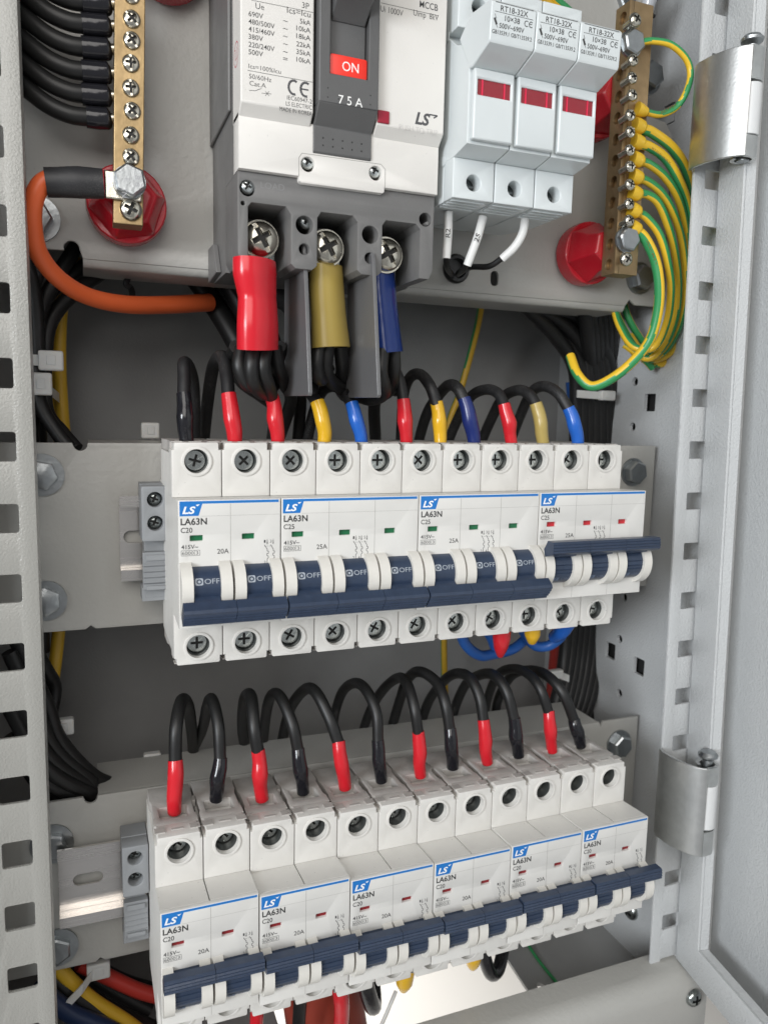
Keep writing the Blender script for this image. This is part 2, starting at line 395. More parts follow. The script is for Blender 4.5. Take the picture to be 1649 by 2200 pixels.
# door: lip frame, flange and recessed inner panel, swung open
t = thing('door', 'open light grey cabinet door with folded rim at the right edge', 'door', (247, 3, -220))
th = math.radians(100); D = Vector((math.cos(th), -math.sin(th), 0)); N = Vector((math.sin(th), math.cos(th), 0))
def door_pt(a, n, z):                            # a along the door, n into the door thickness, z up
    p = Vector((246.3, 3, 0))+D*a+N*n; return (p.x-0.027*z, p.y, z)
def door_quadbox(mb, a0, a1, n0, n1, z0, z1):
    b = MB().box(a0, a1, n0, n1, z0, z1); return mb.merge(b, lambda v: door_pt(*v))
zb, zt = -227, 340
lip = MB(); fr = [(0, 0), (0, 1)]
L0 = MB().plate([[(0, zb), (420, zb), (420, zt), (0, zt)], [(17.5, zb+17.5), (400, zb+17.5), (400, zt-17), (17.5, zt-17)]], 0, 1.4, 'y', bevel=.3)
obj('rim', MB().merge(L0, lambda v: door_pt(*v)), PAINTC, t)
fl = MB(); door_quadbox(fl, 0, 1.4, 1.5, 19, zb, zt); door_quadbox(fl, 1.4, 420, 1.5, 19, zb, zb+1.4)
obj('flange', fl, PAINTC, t)
obj('inner_panel', door_quadbox(MB(), 0, 420, 19.1, 20.6, zb, zt), PAINTC, t)
il = MB(); door_quadbox(il, 16.1, 17.4, 1.5, 6, zb+17.5, zt-17); door_quadbox(il, 17.5, 400, 1.5, 6, zb+16.1, zb+17.4)
obj('rim_fold', il, PAINTC, t)

def hinge(z0, z1, xo, label, k0, k1):
    t = thing('hinge', label, 'hinge', (xo, -8, z0), group='zinc hinges of the open door')
    out = [(3.6, 4.3), (1.7, 0), (2.0, -8), (3.9, -14.5), (6.3, -18.7), (8.5, -20.9), (10, -21.7)]
    inn = [(10, -20.2), (9.2, -19.7), (7.4, -17.9), (5.2, -13.8), (3.5, -7.6), (3.2, 0), (4.9, 4.3)]
    obj('leaf', MB().prism([(xo+a, b) for a, b in out+inn], z0, z1, 'z'), ZINC, t, bevel=.3, ang=50)
    cx, cy = xo+14, -16.5
    for a, b in ((z0, k0), (k1, z1)):
        pr_ = [(xo+10.02, -21.7), (cx, -21.7)]+[(cx+5.2*math.sin(math.radians(g)), cy-5.2*math.cos(math.radians(g))) for g in range(15, 271, 15)]+[(cx-3.7, cy), (cx-3.7*.7, cy+2.6), (cx, cy+3.7), (cx+2.6, cy+2.6), (cx+3.7, cy), (cx+2.6, cy-2.6), (cx, -20.2), (xo+10.02, -20.2)]
        obj('barrel', MB().prism(pr_, a, b, 'z'), ZINC, t, ang=30)
    obj('knuckle', MB().lathe((cx+.2, cy-.1, k0+.7), (0, 0, 1), [(5.2, 0), (5.2, k1-k0-1.4)], 28).box(cx+2, cx+7.5, -13.5, -10, k0+3, k1-9), KNUCK, t, bevel=.3)
    obj('pin', MB().lathe((cx, cy, z1-3), (0, 0, 1), [(2.4, 0), (2.4, 5), (2.8, 5.4), (4.4, 6.6), (4.6, 7.6), (3.4, 9), (.01, 9.4)], 24), BOLT, t)
    obj('pin_tail', MB().lathe((cx, cy, z0-.6), (0, 0, 1), [(2.6, 0), (2.6, .6)], 20), BOLT, t)
hinge(163, 206.5, 221.6, 'upper zinc hinge with yellowish stain beside the earth wires', 171.5, 193.5)
hinge(-153, -109, 229.0, 'lower zinc hinge with round pin head near the bottom corner', -141, -118)

# ================================================================== mounting plates
def bolt_part(t, c, R=6, H=3.6, w=8.6, rot=0, m_=BOLT): return obj('bolt', placed(hexbolt(R, H, w), c, rot=rot), m_, t)
t = thing('mounting_plate', 'large grey plate behind the busbars, main breaker and fuse holders', 'plate', (90, 50, 109))
notch = [(-32.5+2.4*math.cos(a), 113+2.4*math.sin(a)) for a in [math.radians(200-20*k) for k in range(0, 11)]]
out = [(-80, 112.5), (-36, 112.5)]+[(-31+2.8*math.cos(math.radians(a)), 113.6+2.8*math.sin(math.radians(a))) for a in range(200, -20, -20)]+[(-27, 110), (232, 110)]+[(234.5, 113.5), (238, 111), (252, 111), (255, 116), (255, 196), (250, 202), (235, 204), (228, 330), (-80, 330)]
gp = at(978, 578, 50); sp_ = at(1062, 598, 50)
hl = [circ(gp.x, gp.z, 5.2, 24), rrect(sp_.x-2, sp_.x+2, sp_.z-3.4, sp_.z+3.4, 1.9, 4)]
obj('panel', MB().plate([out]+hl, 50, 52, 'y', bevel=.5), PAINT, t)
lipp = [(50.6, 110.6)]+[(53.5-2.9*math.cos(math.radians(a)), 110.6-3.6*math.sin(math.radians(a))) for a in range(15, 91, 15)]+[(76, 107), (76, 109), (53.5, 109), (52.4, 111)]
obj('lower_lip', MB().prism(lipp, -27, 232, 'x'), PAINT, t)
bolt_part(t, at(78, 470, 50)); bolt_part(t, at(1388, 168, 50), 6.6, 5, 8, .3); bolt_part(t, at(1371, 598, 50), 6.2, 5, 8, .2)
bolt_part(t, at(1335, 5, 52), 5, 4, 6)
obj('screw', placed(PANX, at(897, 583, 49), scale=1.25, rot=.5), STEEL, t)

def bracket(zc, label, slope=0.0, xr=258):
    t = thing('mounting_bracket', label, 'bracket', (90, 50, zc), group='channel brackets carrying the breaker rails')
    h = 38.5
    n1 = [(-30+2.6*math.cos(math.radians(a)), h-.6+2.6*math.sin(math.radians(a))) for a in range(200, 341, 20)]
    out = [(-80, -h), (-30, -h), (-28, -h+1.5), (-26, -h), (229, -h), (230.5, -h+3), (232, -h), (xr, -h), (xr, h), (234.5, h), (233, h-3), (231.5, h), (-27.2, h)]+n1[::-1]+[(-33, h), (-80, h)]
    sh = lambda v: (v[0], v[1], v[2]+zc+slope*(v[0]-98))
    obj('front_plate', MB().merge(MB().plate([out], 50, 52, 'y', bevel=.4), sh), PAINT, t)
    fl = MB()
    for sg in (1, -1):
        p = [(50.7, sg*(h-2.5))]+[(53-2.3*math.cos(math.radians(a)), sg*(h-2.4+2.4*math.sin(math.radians(a)))) for a in range(15, 91, 15)]+[(82, sg*h), (82, sg*(h-1.8)), (53, sg*(h-1.8))]
        fl.prism(p, -27, 231, 'x')
    obj('edge_flange', MB().merge(fl, sh), PAINT, t)
    return t, sh
t0, sh0 = bracket(0, 'grey channel bracket behind the upper breaker row', 0, 257.5)
bolt_part(t0, at(90, 1020, 50), 6, 3, 8.4, .2); bolt_part(t0, at(98, 1290, 50), 6, 3, 8.2, .5); bolt_part(t0, at(1357, 1014, 50), 6.2, 4.5, 7.4, .3)
t1, sh1 = bracket(-151.2, 'grey channel bracket behind the lower breaker row', -.007, 258)
bolt_part(t1, at(112, 1812, 50), 6, 3.4, 8.6, .2); bolt_part(t1, at(123, 2034, 50), 6, 3.4, 8.6, .5); bolt_part(t1, at(1327, 1597, 50), 6.2, 4.5, 8, .3)

def rail(x0, x1, zc, slope, label, slot):
    t = thing('din_rail', label, 'rail', (x0, 46, zc), group='metal mounting rails')
    prof = [(42.4, 17.5), (42.4, 12.8), (48.6, 12.8), (48.6, -12.8), (42.4, -12.8), (42.4, -17.5), (43.5, -17.5), (43.5, -13.9), (49.8, -13.9), (49.8, 13.9), (43.5, 13.9), (43.5, 17.5)]
    a = MB().prism([p for p in prof if True], x0, x1, 'x')
    # centre web is a plate with an elongated slot
    a = MB(); a.prism([(42.4, 17.5), (42.4, 12.9), (47.4, 12.9), (47.4, 14), (43.6, 14), (43.6, 17.5)], x0, x1, 'x')
    a.prism([(42.4, -17.5), (42.4, -12.9), (47.4, -12.9), (47.4, -14), (43.6, -14), (43.6, -17.5)], x0, x1, 'x')
    a.plate([rect(x0, x1, -12.9, 12.9)]+[rrect(s0, s1, -2.6, 2.6, 2.55, 6) for s0, s1 in slot], 47.5, 48.6, 'y')
    o = obj('rail_profile', MB().merge(a, lambda v: (v[0], v[1], v[2]+zc+slope*(v[0]-98))), ALU, t)
rail(-16, 200, 0, 0, 'short end of metal rail left of the upper breakers', [(-14.5, -3)])
rail(-43.6, 205, -148.3, -.0075, 'longer slotted metal rail left of the lower breakers', [(-38, -26)])

def clamp_local(x, zc, label):
    t = thing('end_clamp', label, 'clamp', (x, 0, zc), group='grey rail end clamps', local=True)
    W = 10.2
    obj('clamp_body', MB().plate([rrect(0, W, 2, 23.5, .4, 2), circ(5, 18.3, 3.0, 20), circ(5, 9.0, 3.0, 20)], 26, 34, 'y', bevel=.2)
        .box(0, W, 34.1, 44, 2, 23.8).box(1.2, 9, 33, 44, -22, 1.9), CLAMP, t, bevel=.15)
    rb = MB().box(.3, W-.3, 29.6, 33, -18, -3)
    for i in range(4): rb.prism([(28.4, -8-i*2.3), (29.7, -7-i*2.3), (29.7, -9-i*2.3)], .4, W-.4, 'x')
    rb.box(1.5, W-1.5, 28.6, 29.7, -6.2, -4.0).box(1.5, W-1.5, 28.4, 29.7, -18.0, -16.4).box(0, W, 33.1, 44, -23.5, -18)
    obj('foot_ribs', rb, CLAMP, t, bevel=.15)
    for z in (18.3, 9.0): obj('screw', placed(PANX, (5, 31.5, z), scale=.86, rot=.4), STEEL, t)
    return t
clamp_local(-8.6, -.6, 'grey two-screw end clamp beside the upper breaker row')
clamp_local(-18.8, -147.6, 'grey two-screw end clamp beside the lower breaker row')

# ================================================================== miniature breakers
P = 17.8
pozi_me = {}
def pozi_part(t, x, z, y):
    rot = random.uniform(0, 1.5)
    k = int(rot*4) % 6
    if k not in pozi_me:
        o = obj('terminal_screw', placed(POZI, (0, 0, 0), rot=k*.26), [STEELD, DARK]); pozi_me[k] = o.data; bpy.data.objects.remove(o)
    o = part('terminal_screw', pozi_me[k], t); o.location = Vector((x, y, z))*S; return o

def breaker(n, on, flag, amps, label, loc, group, depth=5.2):
    t = thing('circuit_breaker', label, 'circuit breaker', loc, group, local=True)
    W = n*P-.25
    hb = MB(); top = MB(); bot = MB(); WL = []; ears = MB()
    zs, zh = 21.4, 41
    for i in range(n):
        x0, x1 = i*P+.08, (i+1)*P-.33; xc = (x0+x1)/2
        for sg in (1, -1):
            def m(p): return [(a, sg*b) for a, b in p][::sg]
            o_ = [(x0, zs), (x1, zs), (x1, zh-2.6), (x1-.9, zh-2.6), (x1-.9, zh-.4), (x1-1.3, zh), (x0+1.3, zh), (x0+.9, zh-.4), (x0+.9, zh-2.6), (x0, zh-2.6)]
            hb.plate([m(o_), m(circ(xc, 34.3, 4.35, 32))], 0, 9, 'y', bevel=.12)
            ring = [circ(xc, sg*34.3, 5.45, 36), circ(xc, sg*34.3, 4.36, 36)]
            hb.plate(ring, -.55, .3, 'y', bevel=.18)
            wl = MB(); WL.append(wl); wl.lathe((xc, 8.9, sg*34.3), (0, -1, 0), [(4.33, 0), (4.33, 6.6), (4.05, 6.7), (4.05, .3), (.01, .3)], 28)
            # centre parting line of the moulded shell
            hb.box(xc-.05, xc+.05, -.02, .3, min(sg*39.9, sg*40.9), max(sg*39.9, sg*40.9))
            # cap over the wire entry
            hz0, hz1 = (37, 41) if sg > 0 else (-41, -37)
            tt = top if sg > 0 else bot
            tp = [[(x0+.35, 9.05), (x1-.35, 9.05), (x1-.35, 14), (x1-1.0, 16), (x1-1.0, 27), (x1-.3, 29), (x1-.3, 40), (x0+.35, 40), (x0+.35, 29), (x0+.9, 27), (x0+.9, 16), (x0+.35, 14)],
                  rrect(x0+3, x1-3.2, 13.5, 22.5, 1.0, 2)]
            tt.plate(tp, hz0, hz1, 'z', bevel=.15)
            for a in (x0+.3, x1-4.1): tt.box(a, a+3.8, 3.2, 6.8, hz1-.05 if sg > 0 else hz0-.35, hz1+.35 if sg > 0 else hz0+.05)
            tt.box(xc-2.2, xc+2.2, 4.2, 5.3, hz1-.05 if sg > 0 else hz0-.3, hz1+.3 if sg > 0 else hz0+.05)
            tt.box(x1-1.0, x0+.35+P if i < n-1 else x1-1.0+.01, 26, 30, hz0+.3, hz1-.7)
        hb.box(x0, x1, 9.1, 40, -36.9, 36.9); hb.box(x0, x1, 40, 44, -22, 24)
        # centre section carries the toggle
        hb.prism([(-15.1, 22.3), (-15.1, -22.3), (0, -21.3), (9.0, -21.3), (9.0, 21.3), (0, 21.3)], x0, x1, 'x')
        # toggle guards
        for e0, e1 in ((x0+.25, x0+4.1), (x1-4.1, x1-.2)):
            arc = [(-15.4+(-9.0)*math.cos(math.radians(a)), -8.2+9.4*math.sin(math.radians(a))) for a in range(-88, 89, 8)]
            ears.prism(arc, e0, e1, 'x')
            ears.box((e0+e1)/2-.04+(0), (e0+e1)/2+.04, -16, -15, -17, 1)
    body = obj('housing', hb, WHITE, t, ang=35)
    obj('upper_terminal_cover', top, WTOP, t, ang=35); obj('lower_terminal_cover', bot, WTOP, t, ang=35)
    for wl in WL: obj('well_lining', wl, mat('shaded_well', (.055, .06, .058), .4), t)  # dark lining: metal wall tone with the shade of the well painted in
    obj('toggle_guard', ears, EAR, t, bevel=.55, segs=3)
    # front label plate with indicator openings
    wins = []
    for i in range(n): wins.append(rrect(i*P+3.9, i*P+8.3, 8.2, 10.2, .25, 2))
    fp = MB().plate([[(0.1, -22.3), (W-.1, -22.3), (W-.1, 22.3), (0.1, 22.3)]]+wins, -17.2, -15.2, 'y', bevel=.22)
    obj('label_face', fp, LABEL, t)
    for i in range(n): obj('indicator', MB().box(i*P+3.4, i*P+8.8, -15.9, -15.15, 7.7, 10.7), flag, t)
    # printing
    pr = MB(); Y = -17.225
    pr.plate([rect(.6, W-.7, 21.05, 21.95)], Y-.003, Y+.003, 'y', 0)
    pr.add([(.6, Y, 21.1), (8.2, Y, 21.1), (6.9, Y, 16.9), (.6, Y, 16.9)], [(0, 1, 2, 3)], 0)
    ux, uz = (1, 0, 0), (0, 0, 1)
    pr.text('LS', (1.5, Y-.02, 17.75), ux, uz, 2.35, 4.4, 1, bold=.03, shear=.25)
    pr.add([(5.9, Y-.02, 20.7), (7.4, Y-.02, 20.9), (6.5, Y-.02, 20.15), (6.2, Y-.02, 20.5)], [(0, 1, 2, 3)], 1)
    pr.text('LA63N', (.9, Y, 13.9), ux, uz, 2.2, 8.8, 2, bold=.026)
    pr.text('C%d' % amps, (.9, Y, 11.2), ux, uz, 1.75, 3.9, 2, bold=.012)
    pr.text('415V~', (1.0, Y, 5.6), ux, uz, 1.4, 5.7, 3, bold=.02)
    pr.text('6000', (1.25, Y, 3.55), ux, uz, 1.2, 3.9, 3); pr.text('3', (5.85, Y, 3.55), ux, uz, 1.2, .85, 3)
    pr.stroke([(1, 3.25), (7.2, 3.25), (7.2, 5.05), (1, 5.05), (1, 3.25)], .13, Y, 3); pr.stroke([(5.45, 3.25), (5.45, 5.05)], .13, Y, 3)
    pr.text('%dA' % amps, (W/n-4.6, Y, 3.5), ux, uz, 1.7, 4.0, 2, bold=.006)
    sx = 29.4 if n == 2 else 27.0
    for j in range(n):
        x = sx+j*2.15
        pr.text(str(2*j+1), (x, Y, 6.6), ux, uz, 1.1, .6, 3); pr.text(str(2*j+2), (x, Y, -.9), ux, uz, 1.1, .7, 3)
        xx = x+1.2
        pr.stroke([(xx, 8), (xx, 6.0)], .12, Y, 3)
        pr.stroke([(xx-.3, 7.3), (xx+.3, 7.3)], .12, Y, 3); pr.stroke([(xx-.3, 6.3), (xx+.3, 6.9)], .12, Y, 3); pr.stroke([(xx-.3, 6.9), (xx+.3, 6.3)], .12, Y, 3)
        pr.stroke([(xx-1.0, 5.9), (xx, 4.3), (xx, 3.6), (xx+.45, 3.6), (xx+.45, 2.8), (xx-.1, 2.8), (xx-.1, 2.0), (xx+.4, 1.8), (xx+.4, 1.1), (xx, .9), (xx, -.7)], .2, Y, 3)
    k = 0; a = sx+.2
    while a < sx+(n-1)*2.15+.8: pr.stroke([(a, 5.4), (a+.5, 5.4)], .11, Y, 3); a += .8
    for i in range(1, n): pr.stroke([(i*P-.1, 20.9), (i*P-.1, -1), (i*P-.1, -22)], .16, Y-.004, 4)
    pr.stroke([(7.6, 16.75), (W-.4, 16.75)], .09, Y, 4)
    obj('printing', pr, [INKB, INKW, INKK, INKG, mat('seam_line', (.36, .35, .33), .6)], t, normals=False)  # seam colour draws the pole joints and the fine horizontal line
    # drum + lever, turned about the toggle axis
    rot = math.radians(43 if on else -34); cy, cz = -15.4, -8.0
    def tr(a, b):                                 # radial a (towards -Y), tangential b (up)
        c, s = math.cos(rot), math.sin(rot); yy, zz = -(a*c-b*s), a*s+b*c
        return (cy+yy, cz+zz)
    for i in range(n):
        x0, x1 = i*P+.08, (i+1)*P-.33
        h = MB(); h.lathe((x0+4.15, cy, cz), (1, 0, 0), [(7.6, 0), (7.6, x1-x0-8.3)], 40)
        h.prism([tr(a, b) for a, b in ((6, -2.3), (13, -2.6), (13, 2.6), (6, 2.3))] if not on else [(-18, -5), (-25.5, -2.6), (-25.5, 1), (-18, -1.2)], x0+4.4, x1-4.4, 'x')
        if on:
            for g in (8, -6, -17):
                c_, s_ = math.cos(math.radians(g)), math.sin(math.radians(g)); h.prism([(cy-7.5*c_, cz+7.5*s_-.25), (cy-7.95*c_, cz+7.95*s_), (cy-7.5*c_, cz+7.5*s_+.25)], x0+4.2, x1-4.2, 'x')
        bar = [(10.6, -3.0), (14.4, -3.0), (14.9, -2.5), (14.6, -2.0), (15.1, -1.5), (14.8, -.9), (15.3, -.3), (15.0, .3), (15.4, .9), (15.1, 1.5), (15.2, 2.6), (14.3, 3.2), (10.8, 3.3)] if on else [(10.6, -3.6), (14.6, -3.6), (14.9, -3.0), (14.6, -2.4), (15.2, -1.6), (14.9, -1.0), (15.4, -.2), (15.1, .5), (15.5, 1.2), (15.2, 1.9), (15.3, 3.0), (14.4, 3.7), (10.8, 3.9)]
        barp = [tr(a, b) for a, b in bar]
        if on: barp = [(-23.4, 2.6), (-24.0, 3.7), (-27.5, 3.6), (-28.3, 2.9), (-28.0, 2.3), (-28.5, 1.7), (-28.1, 1.1), (-28.5, .5), (-28.1, -.1), (-28.4, -.7), (-27.6, -1.5), (-22.5, -3.0), (-21.6, 0)]
        h.prism(barp, x0-.05 if i else x0+.1, x1+.2 if i < n-1 else x1-.05, 'x')
        obj('toggle', h, BLUE, t, ang=30)
        tx = MB(); ang = math.radians(24 if not on else -36)
        rr = 7.68; c = Vector((0, cy-rr*math.cos(ang), cz+rr*math.sin(ang)))
        vv = Vector((0, math.sin(ang), math.cos(ang)))
        xm = x0+4.6
        o_ = Vector((xm, c.y, c.z))-vv*.9
        n_ = Vector((0, -math.cos(ang), math.sin(ang)))*.06
        if not on:
            tx.text('OFF', o_+Vector((3.3, 0, 0))+n_, ux, vv, 1.75, 5.0, 0)
            for q in (0,):
                cc = o_+Vector((1.5, 0, 0))+vv*.85+n_
                ringo, ringi = [], []
                for kk in range(24):
                    a_ = kk*math.pi/12; sq = 1.45/max(abs(math.cos(a_)), abs(math.sin(a_)), .78)
                    ringo.append(cc+Vector((math.cos(a_)*sq*.9, 0, 0))+vv*(math.sin(a_)*sq*.85)); ringi.append(cc+Vector((math.cos(a_)*.95, 0, 0))+vv*(math.sin(a_)*.9))
                tx.add(ringo+ringi, [(kk, (kk+1) % 24, 24+(kk+1) % 24, 24+kk) for kk in range(24)], 0)
                tx.add([cc+Vector((math.cos(kk*.524)*.5, 0, 0))+vv*(math.sin(kk*.524)*.5) for kk in range(12)], [tuple(range(12))], 0)
        else:
            tx.text('ON', o_+Vector((4.4, 0, 0))+n_-vv*.2, ux, vv, 1.5, 3.6, 1)
            a0 = o_+Vector((.6, 0, 0))+n_-vv*.3
            tx.add([a0, a0+Vector((2.6, 0, 0)), a0+Vector((2.6, 0, 0))+vv*1.8, a0+vv*1.8], [(0, 1, 2, 3)], 1)
            a1 = a0+Vector((1.1, 0, 0))+vv*.3+n_*.2
            tx.add([a1, a1+Vector((.4, 0, 0)), a1+Vector((.4, 0, 0))+vv*1.2, a1+vv*1.2], [(0, 1, 2, 3)], 2)
        obj('printing', tx, [INKF, INKD, BLUE], t, normals=False)
    for i in range(n):
        xc = i*P+P/2-.1
        for z in (34.3, -34.3): pozi_part(t, xc, z, depth)
    return t
G0 = 'white miniature breakers on the upper rail'; G1 = 'white miniature breakers on the lower rail'
breaker(2, False, GREEN, 20, 'two-pole C20 breaker, leftmost in the upper row, switched off', (0, 0, 0), G0)
b3 = breaker(3, False, GREEN, 25, 'three-pole C25 breaker right after the two-pole one in the upper row', (2*P, 0, 0), G0)
c = copy_tree(b3); c.location = Vector((5*P, 0, 0))*S
tag(c, 'switched-off three-pole C25 breaker touching the red-flagged one on its right')
breaker(3, True, RED1, 25, 'three-pole C25 breaker with raised handle and bright red flags', (8*P, 0, 0), G0)
b2 = breaker(2, True, RED2, 20, 'first C20 breaker of the lower row, next to the grey end clamp', (0, 0, 0), G1, 7.7)
labs = ['first C20 breaker of the lower row, next to the grey end clamp', 'second C20 breaker from the left in the lower row', 'third C20 breaker from the left in the lower row',
        'fourth C20 breaker from the left in the lower row', 'fifth C20 breaker from the left in the lower row', 'last C20 breaker of the lower row, nearest the door']
zo = [.95, 0, -.95, -.9, .1, .95]
for i in range(6):
    o = b2 if i == 0 else copy_tree(b2)
    xc = (2*i+1-6)*P
    o.location = Vector((-8.35+2*i*P, -4.5-(xc-P)*.0084+.3, -148.55-.0105*xc+zo[i]))*S
    o['label'] = labs[i]

# ================================================================== moulded case breaker
t = thing('main_breaker', 'large dark grey moulded case breaker with white cover and red ON window', 'circuit breaker', (60, 50, 104))
LX, RX = 23.2, 98.2
# terminal base: comb of ribs with open slots
z0, z1 = 104.5, 135
ol = [(LX, z0+3), (LX+1.5, z0), (26.8, z0), (26.8, 123.5), (28, 125), (40.3, 125), (42.2, 122.5), (42.2, z0+1), (44, z0-.5), (50.2, z0-.5), (52.0, z0+1), (52.0, 122.5), (53.4, 124.6), (65.6, 124.6), (67.4, 122.5),
      (67.4, z0+1), (69.2, z0-.5), (75.4, z0-.5), (77.2, z0+1), (77.2, 122.5), (78.6, 124.4), (90.8, 124.4), (92.6, 122.5), (92.6, z0), (RX-1.5, z0), (RX, z0+3), (RX, z1), (LX, z1)]
ol = [(round(a, 3), round(b, 3)) for a, b in ol]
def pxz(px, py, Y): p = at(px, py, Y); return p.x, p.z
hs = [circ(47.2, 119.4, 3.2, 28), circ(72.4, 118.6, 3.2, 28), circ(*pxz(522, 436, -3), .75, 14), circ(*pxz(918, 480, -3), .75, 14), circ(26.6, 129.6, 2.7, 24), circ(94.6, 126.4, 2.5, 24),
      circ(47.2, 111.0, 2.0, 20), circ(72.4, 110.2, 2.0, 20)]
base = MB().plate([ol]+hs, -3, 21, 'y', bevel=.3)
base.box(LX, RX, 21.1, 49.5, z0, 200)
base.box(LX, RX, 5.1, 21, 135.1, 200)
obj('base', base, GREYB, t, ang=35)
body = MB().box(LX-1.2, LX+.0, 8, 49.5, 158, 250).box(LX, RX, 5.1, 49.5, 200.1, 300)
body.prism([(30, 106), (49.5, 104.6), (49.5, 118), (38, 118)], LX-2.2, LX+.01, 'x')
obj('back_body', body, GREYB, t, bevel=.4)
# slot floors and contact pads
lug = MB()
for xc in (34.4, 59.7, 84.9): lug.box(xc-7, xc+7, 18.5, 21, 104, 117)
obj('contact_pads', lug, STEEL, t, bevel=.3)
low = MB()
low.plate([[(LX-.1, 135.2), (44.4, 135.2), (44.4, 133.7), (45.2, 133.1), (76.0, 133.1), (76.8, 133.7), (76.8, 135.2), (RX+.1, 135.2), (RX+.1, 153.4), (LX-.1, 153.4)],
           circ(47.6, 139.6, 2.5, 24), circ(73.2, 139.9, 2.5, 24)], -5.4, 4, 'y', bevel=.45)
obj('lower_cover', low, COVER, t)
seam = MB()
seam.stroke([(44.3, 135.3), (44.3, 141.4), (45.4, 143.0), (75.2, 143.2), (76.9, 141.6), (76.9, 135.3)], .22, -5.42, 0)
obj('cover_seam', seam, mat('cover_groove', (.30, .29, .27), .6), t, normals=False)
# upper cover pieces left and right of the handle block
def upc(x0, x1): return MB().prism([(-5.2, 151.9), (-9.2, 155.6), (-9.2, 300), (5, 300), (5, 151.9)], x0, x1, 'x')
obj('left_cover', upc(LX-.1, 48.3), COVER, t, bevel=.45)
rc = MB().prism([(-5.2, 151.9), (-9.2, 155.6), (-9.2, 300), (5, 300), (5, 151.9)], 71.6, RX+.1, 'x')
obj('right_cover', rc, COVER, t, bevel=.45)
# handle block
hz = 166.6
hbk = MB().plate([[(49.3, 158.6), (71.0, 158.6), (71.0, 300), (49.3, 300)], [(53.2, 168.2), (67.2, 168.2), (67.2, 240), (53.2, 240)]], -12.6, -3, 'y', bevel=.35)
hbk.prism([(-12.6, 158.5), (-6.3, 152.6), (-6.3, 144.2), (-5.6, 143.6), (0, 143.6), (0, 158.5)], 49.3, 71.0, 'x')
hbk.box(52, 69, -3, 0, 160, 250)
obj('handle_block', hbk, GREYH, t, bevel=.3)
obj('position_window', MB().plate([rrect(53.5, 67.0, 168.4, 175.2, .8, 3)], -11.2, -10.2, 'y', bevel=.2), MRED, t)
tg = MB().box(53.6, 66.9, -9.8, -3.2, 175.3, 240)
tg.prism([(-9.9, 186), (-16, 190.5), (-26, 193), (-27, 205), (-16, 210), (-9.9, 214)], 54, 66.6, 'x')
obj('handle', tg, GREYH, t, bevel=.5)
obj('trip_button', MB().box(71.9, 76.4, -9.9, -9.0, 155.9, 160.2), MBTN, t, bevel=.3)
gd = MB()
for k in range(5):
    for zz in ((148.9, 146.4)): gd.lathe((52.8+k*3.6, -6.3, zz), (0, -1, 0), [(.32, 0), (.2, .14), (.01, .16)], 8)
for k in range(5): gd.lathe((52.4+k*3.9, -12.6, 160.2), (0, -1, 0), [(.25, 0), (.15, .1), (.01, .12)], 8)
for x in (52.4, 68.0): gd.lathe((x, -12.6, 163.2), (0, -1, 0), [(.25, 0), (.15, .1), (.01, .12)], 8)
obj('grip_dots', gd, DARK, t)
# printing (lower right of cover etc.)
pr = MB(); Y = -9.24; ux, uz = (1, 0, 0), (0, 0, 1)
def line_text(body, px, py, h, w_, mi=0, al='l', bold=0, Yf=Y, shear=0):
    p = at(px, py, Yf); pr.text(body, (p.x, Yf, p.z), ux, uz, h, w_, mi, al, bold, shear)
def WX(px0, px1, py, Yf=Y): return at(px1, py, Yf).x-at(px0, py, Yf).x
rows = [('690V', 34, '~', '5kA', 55), ('480/500V', 50.5, '~', '10kA', 71.5), ('415/460V', 67, '~', '18kA', 88), ('380V', 83, '~', '22kA', 105), ('220/240V', 100, '~', '35kA', 121.5), ('500V', 116, '=', '10kA', 138)]
for a, y, m_, b, y2 in rows:
    line_text(a, 534, y, 1.6, (1.22 if '/' not in a else 1.1)*len(a), 0, bold=.006)
    line_text(m_, 608, (y+y2)/2+4, 1.6, 1.6, 0, bold=.006)
    line_text(b, 667, y2, 1.6, 1.25*len(b), 0, 'r', .006)
line_text('Ue', 549, 18, 1.9, 2.9); line_text('3P', 664, 20, 1.9, 2.5, 0, 'r'); line_text('Ics=Icu', 667, 38, 1.9, 8.2, 0, 'r')
line_text('Ics=100%Icu', 534, 146, 1.4, 11.0); line_text('50/60Hz', 535, 168, 1.5, 7.6); line_text('Cat.A', 536, 183, 1.5, 5.6)
line_text('IEC60947-2', 670, 223, 1.4, 8.8, 0, 'r'); line_text('LS ELECTRIC', 670, 236, 1.4, 9.2, 0, 'r'); line_text('MADE IN KOREA', 670, 249, 1.3, 11.4, 0, 'r')
def pl(pts, wd, mi=0, Yf=Y): pr.stroke([(at(a, b, Yf).x, at(a, b, Yf).z) for a, b in pts], wd, Yf, mi)
pl([(532, 151), (673, 177)], .16); pl([(540, 0), (673, 27)], .16); pl([(535, 194), (548, 195), (562, 190)], .16); pl([(562, 200), (583, 202)], .15); pl([(570, 196), (578, 206)], .15); pl([(578, 196), (570, 206)], .15)
pl([(818, 6), (942, 34)], .16)
p = at(631, 188, Y)
for q in (0, 1):                                   # CE mark
    cx = p.x+q*4.2; pts = [(cx+1.8*math.cos(math.radians(a)), p.z+2.25*math.sin(math.radians(a))) for a in range(55, 306, 18)]
    pr.stroke(pts, .78, Y, 2)
    if q: pr.stroke([(cx-1.7, p.z), (cx+1.0, p.z)], .5, Y, 2)
line_text('MCCB', 940, 24, 2.2, 7.2, 2, 'r', .008); line_text('Ui 1000V', 817, 24, 2.0, 8.6, 0); line_text('Uimp  8kV', 941, 45, 2.0, 9.8, 0, 'r')
line_text('LS', 891, 265, 4.0, 6.0, 2, 'l', .035, shear=.25)
pl([(922, 246), (939, 249), (931, 254)], .5, 2)
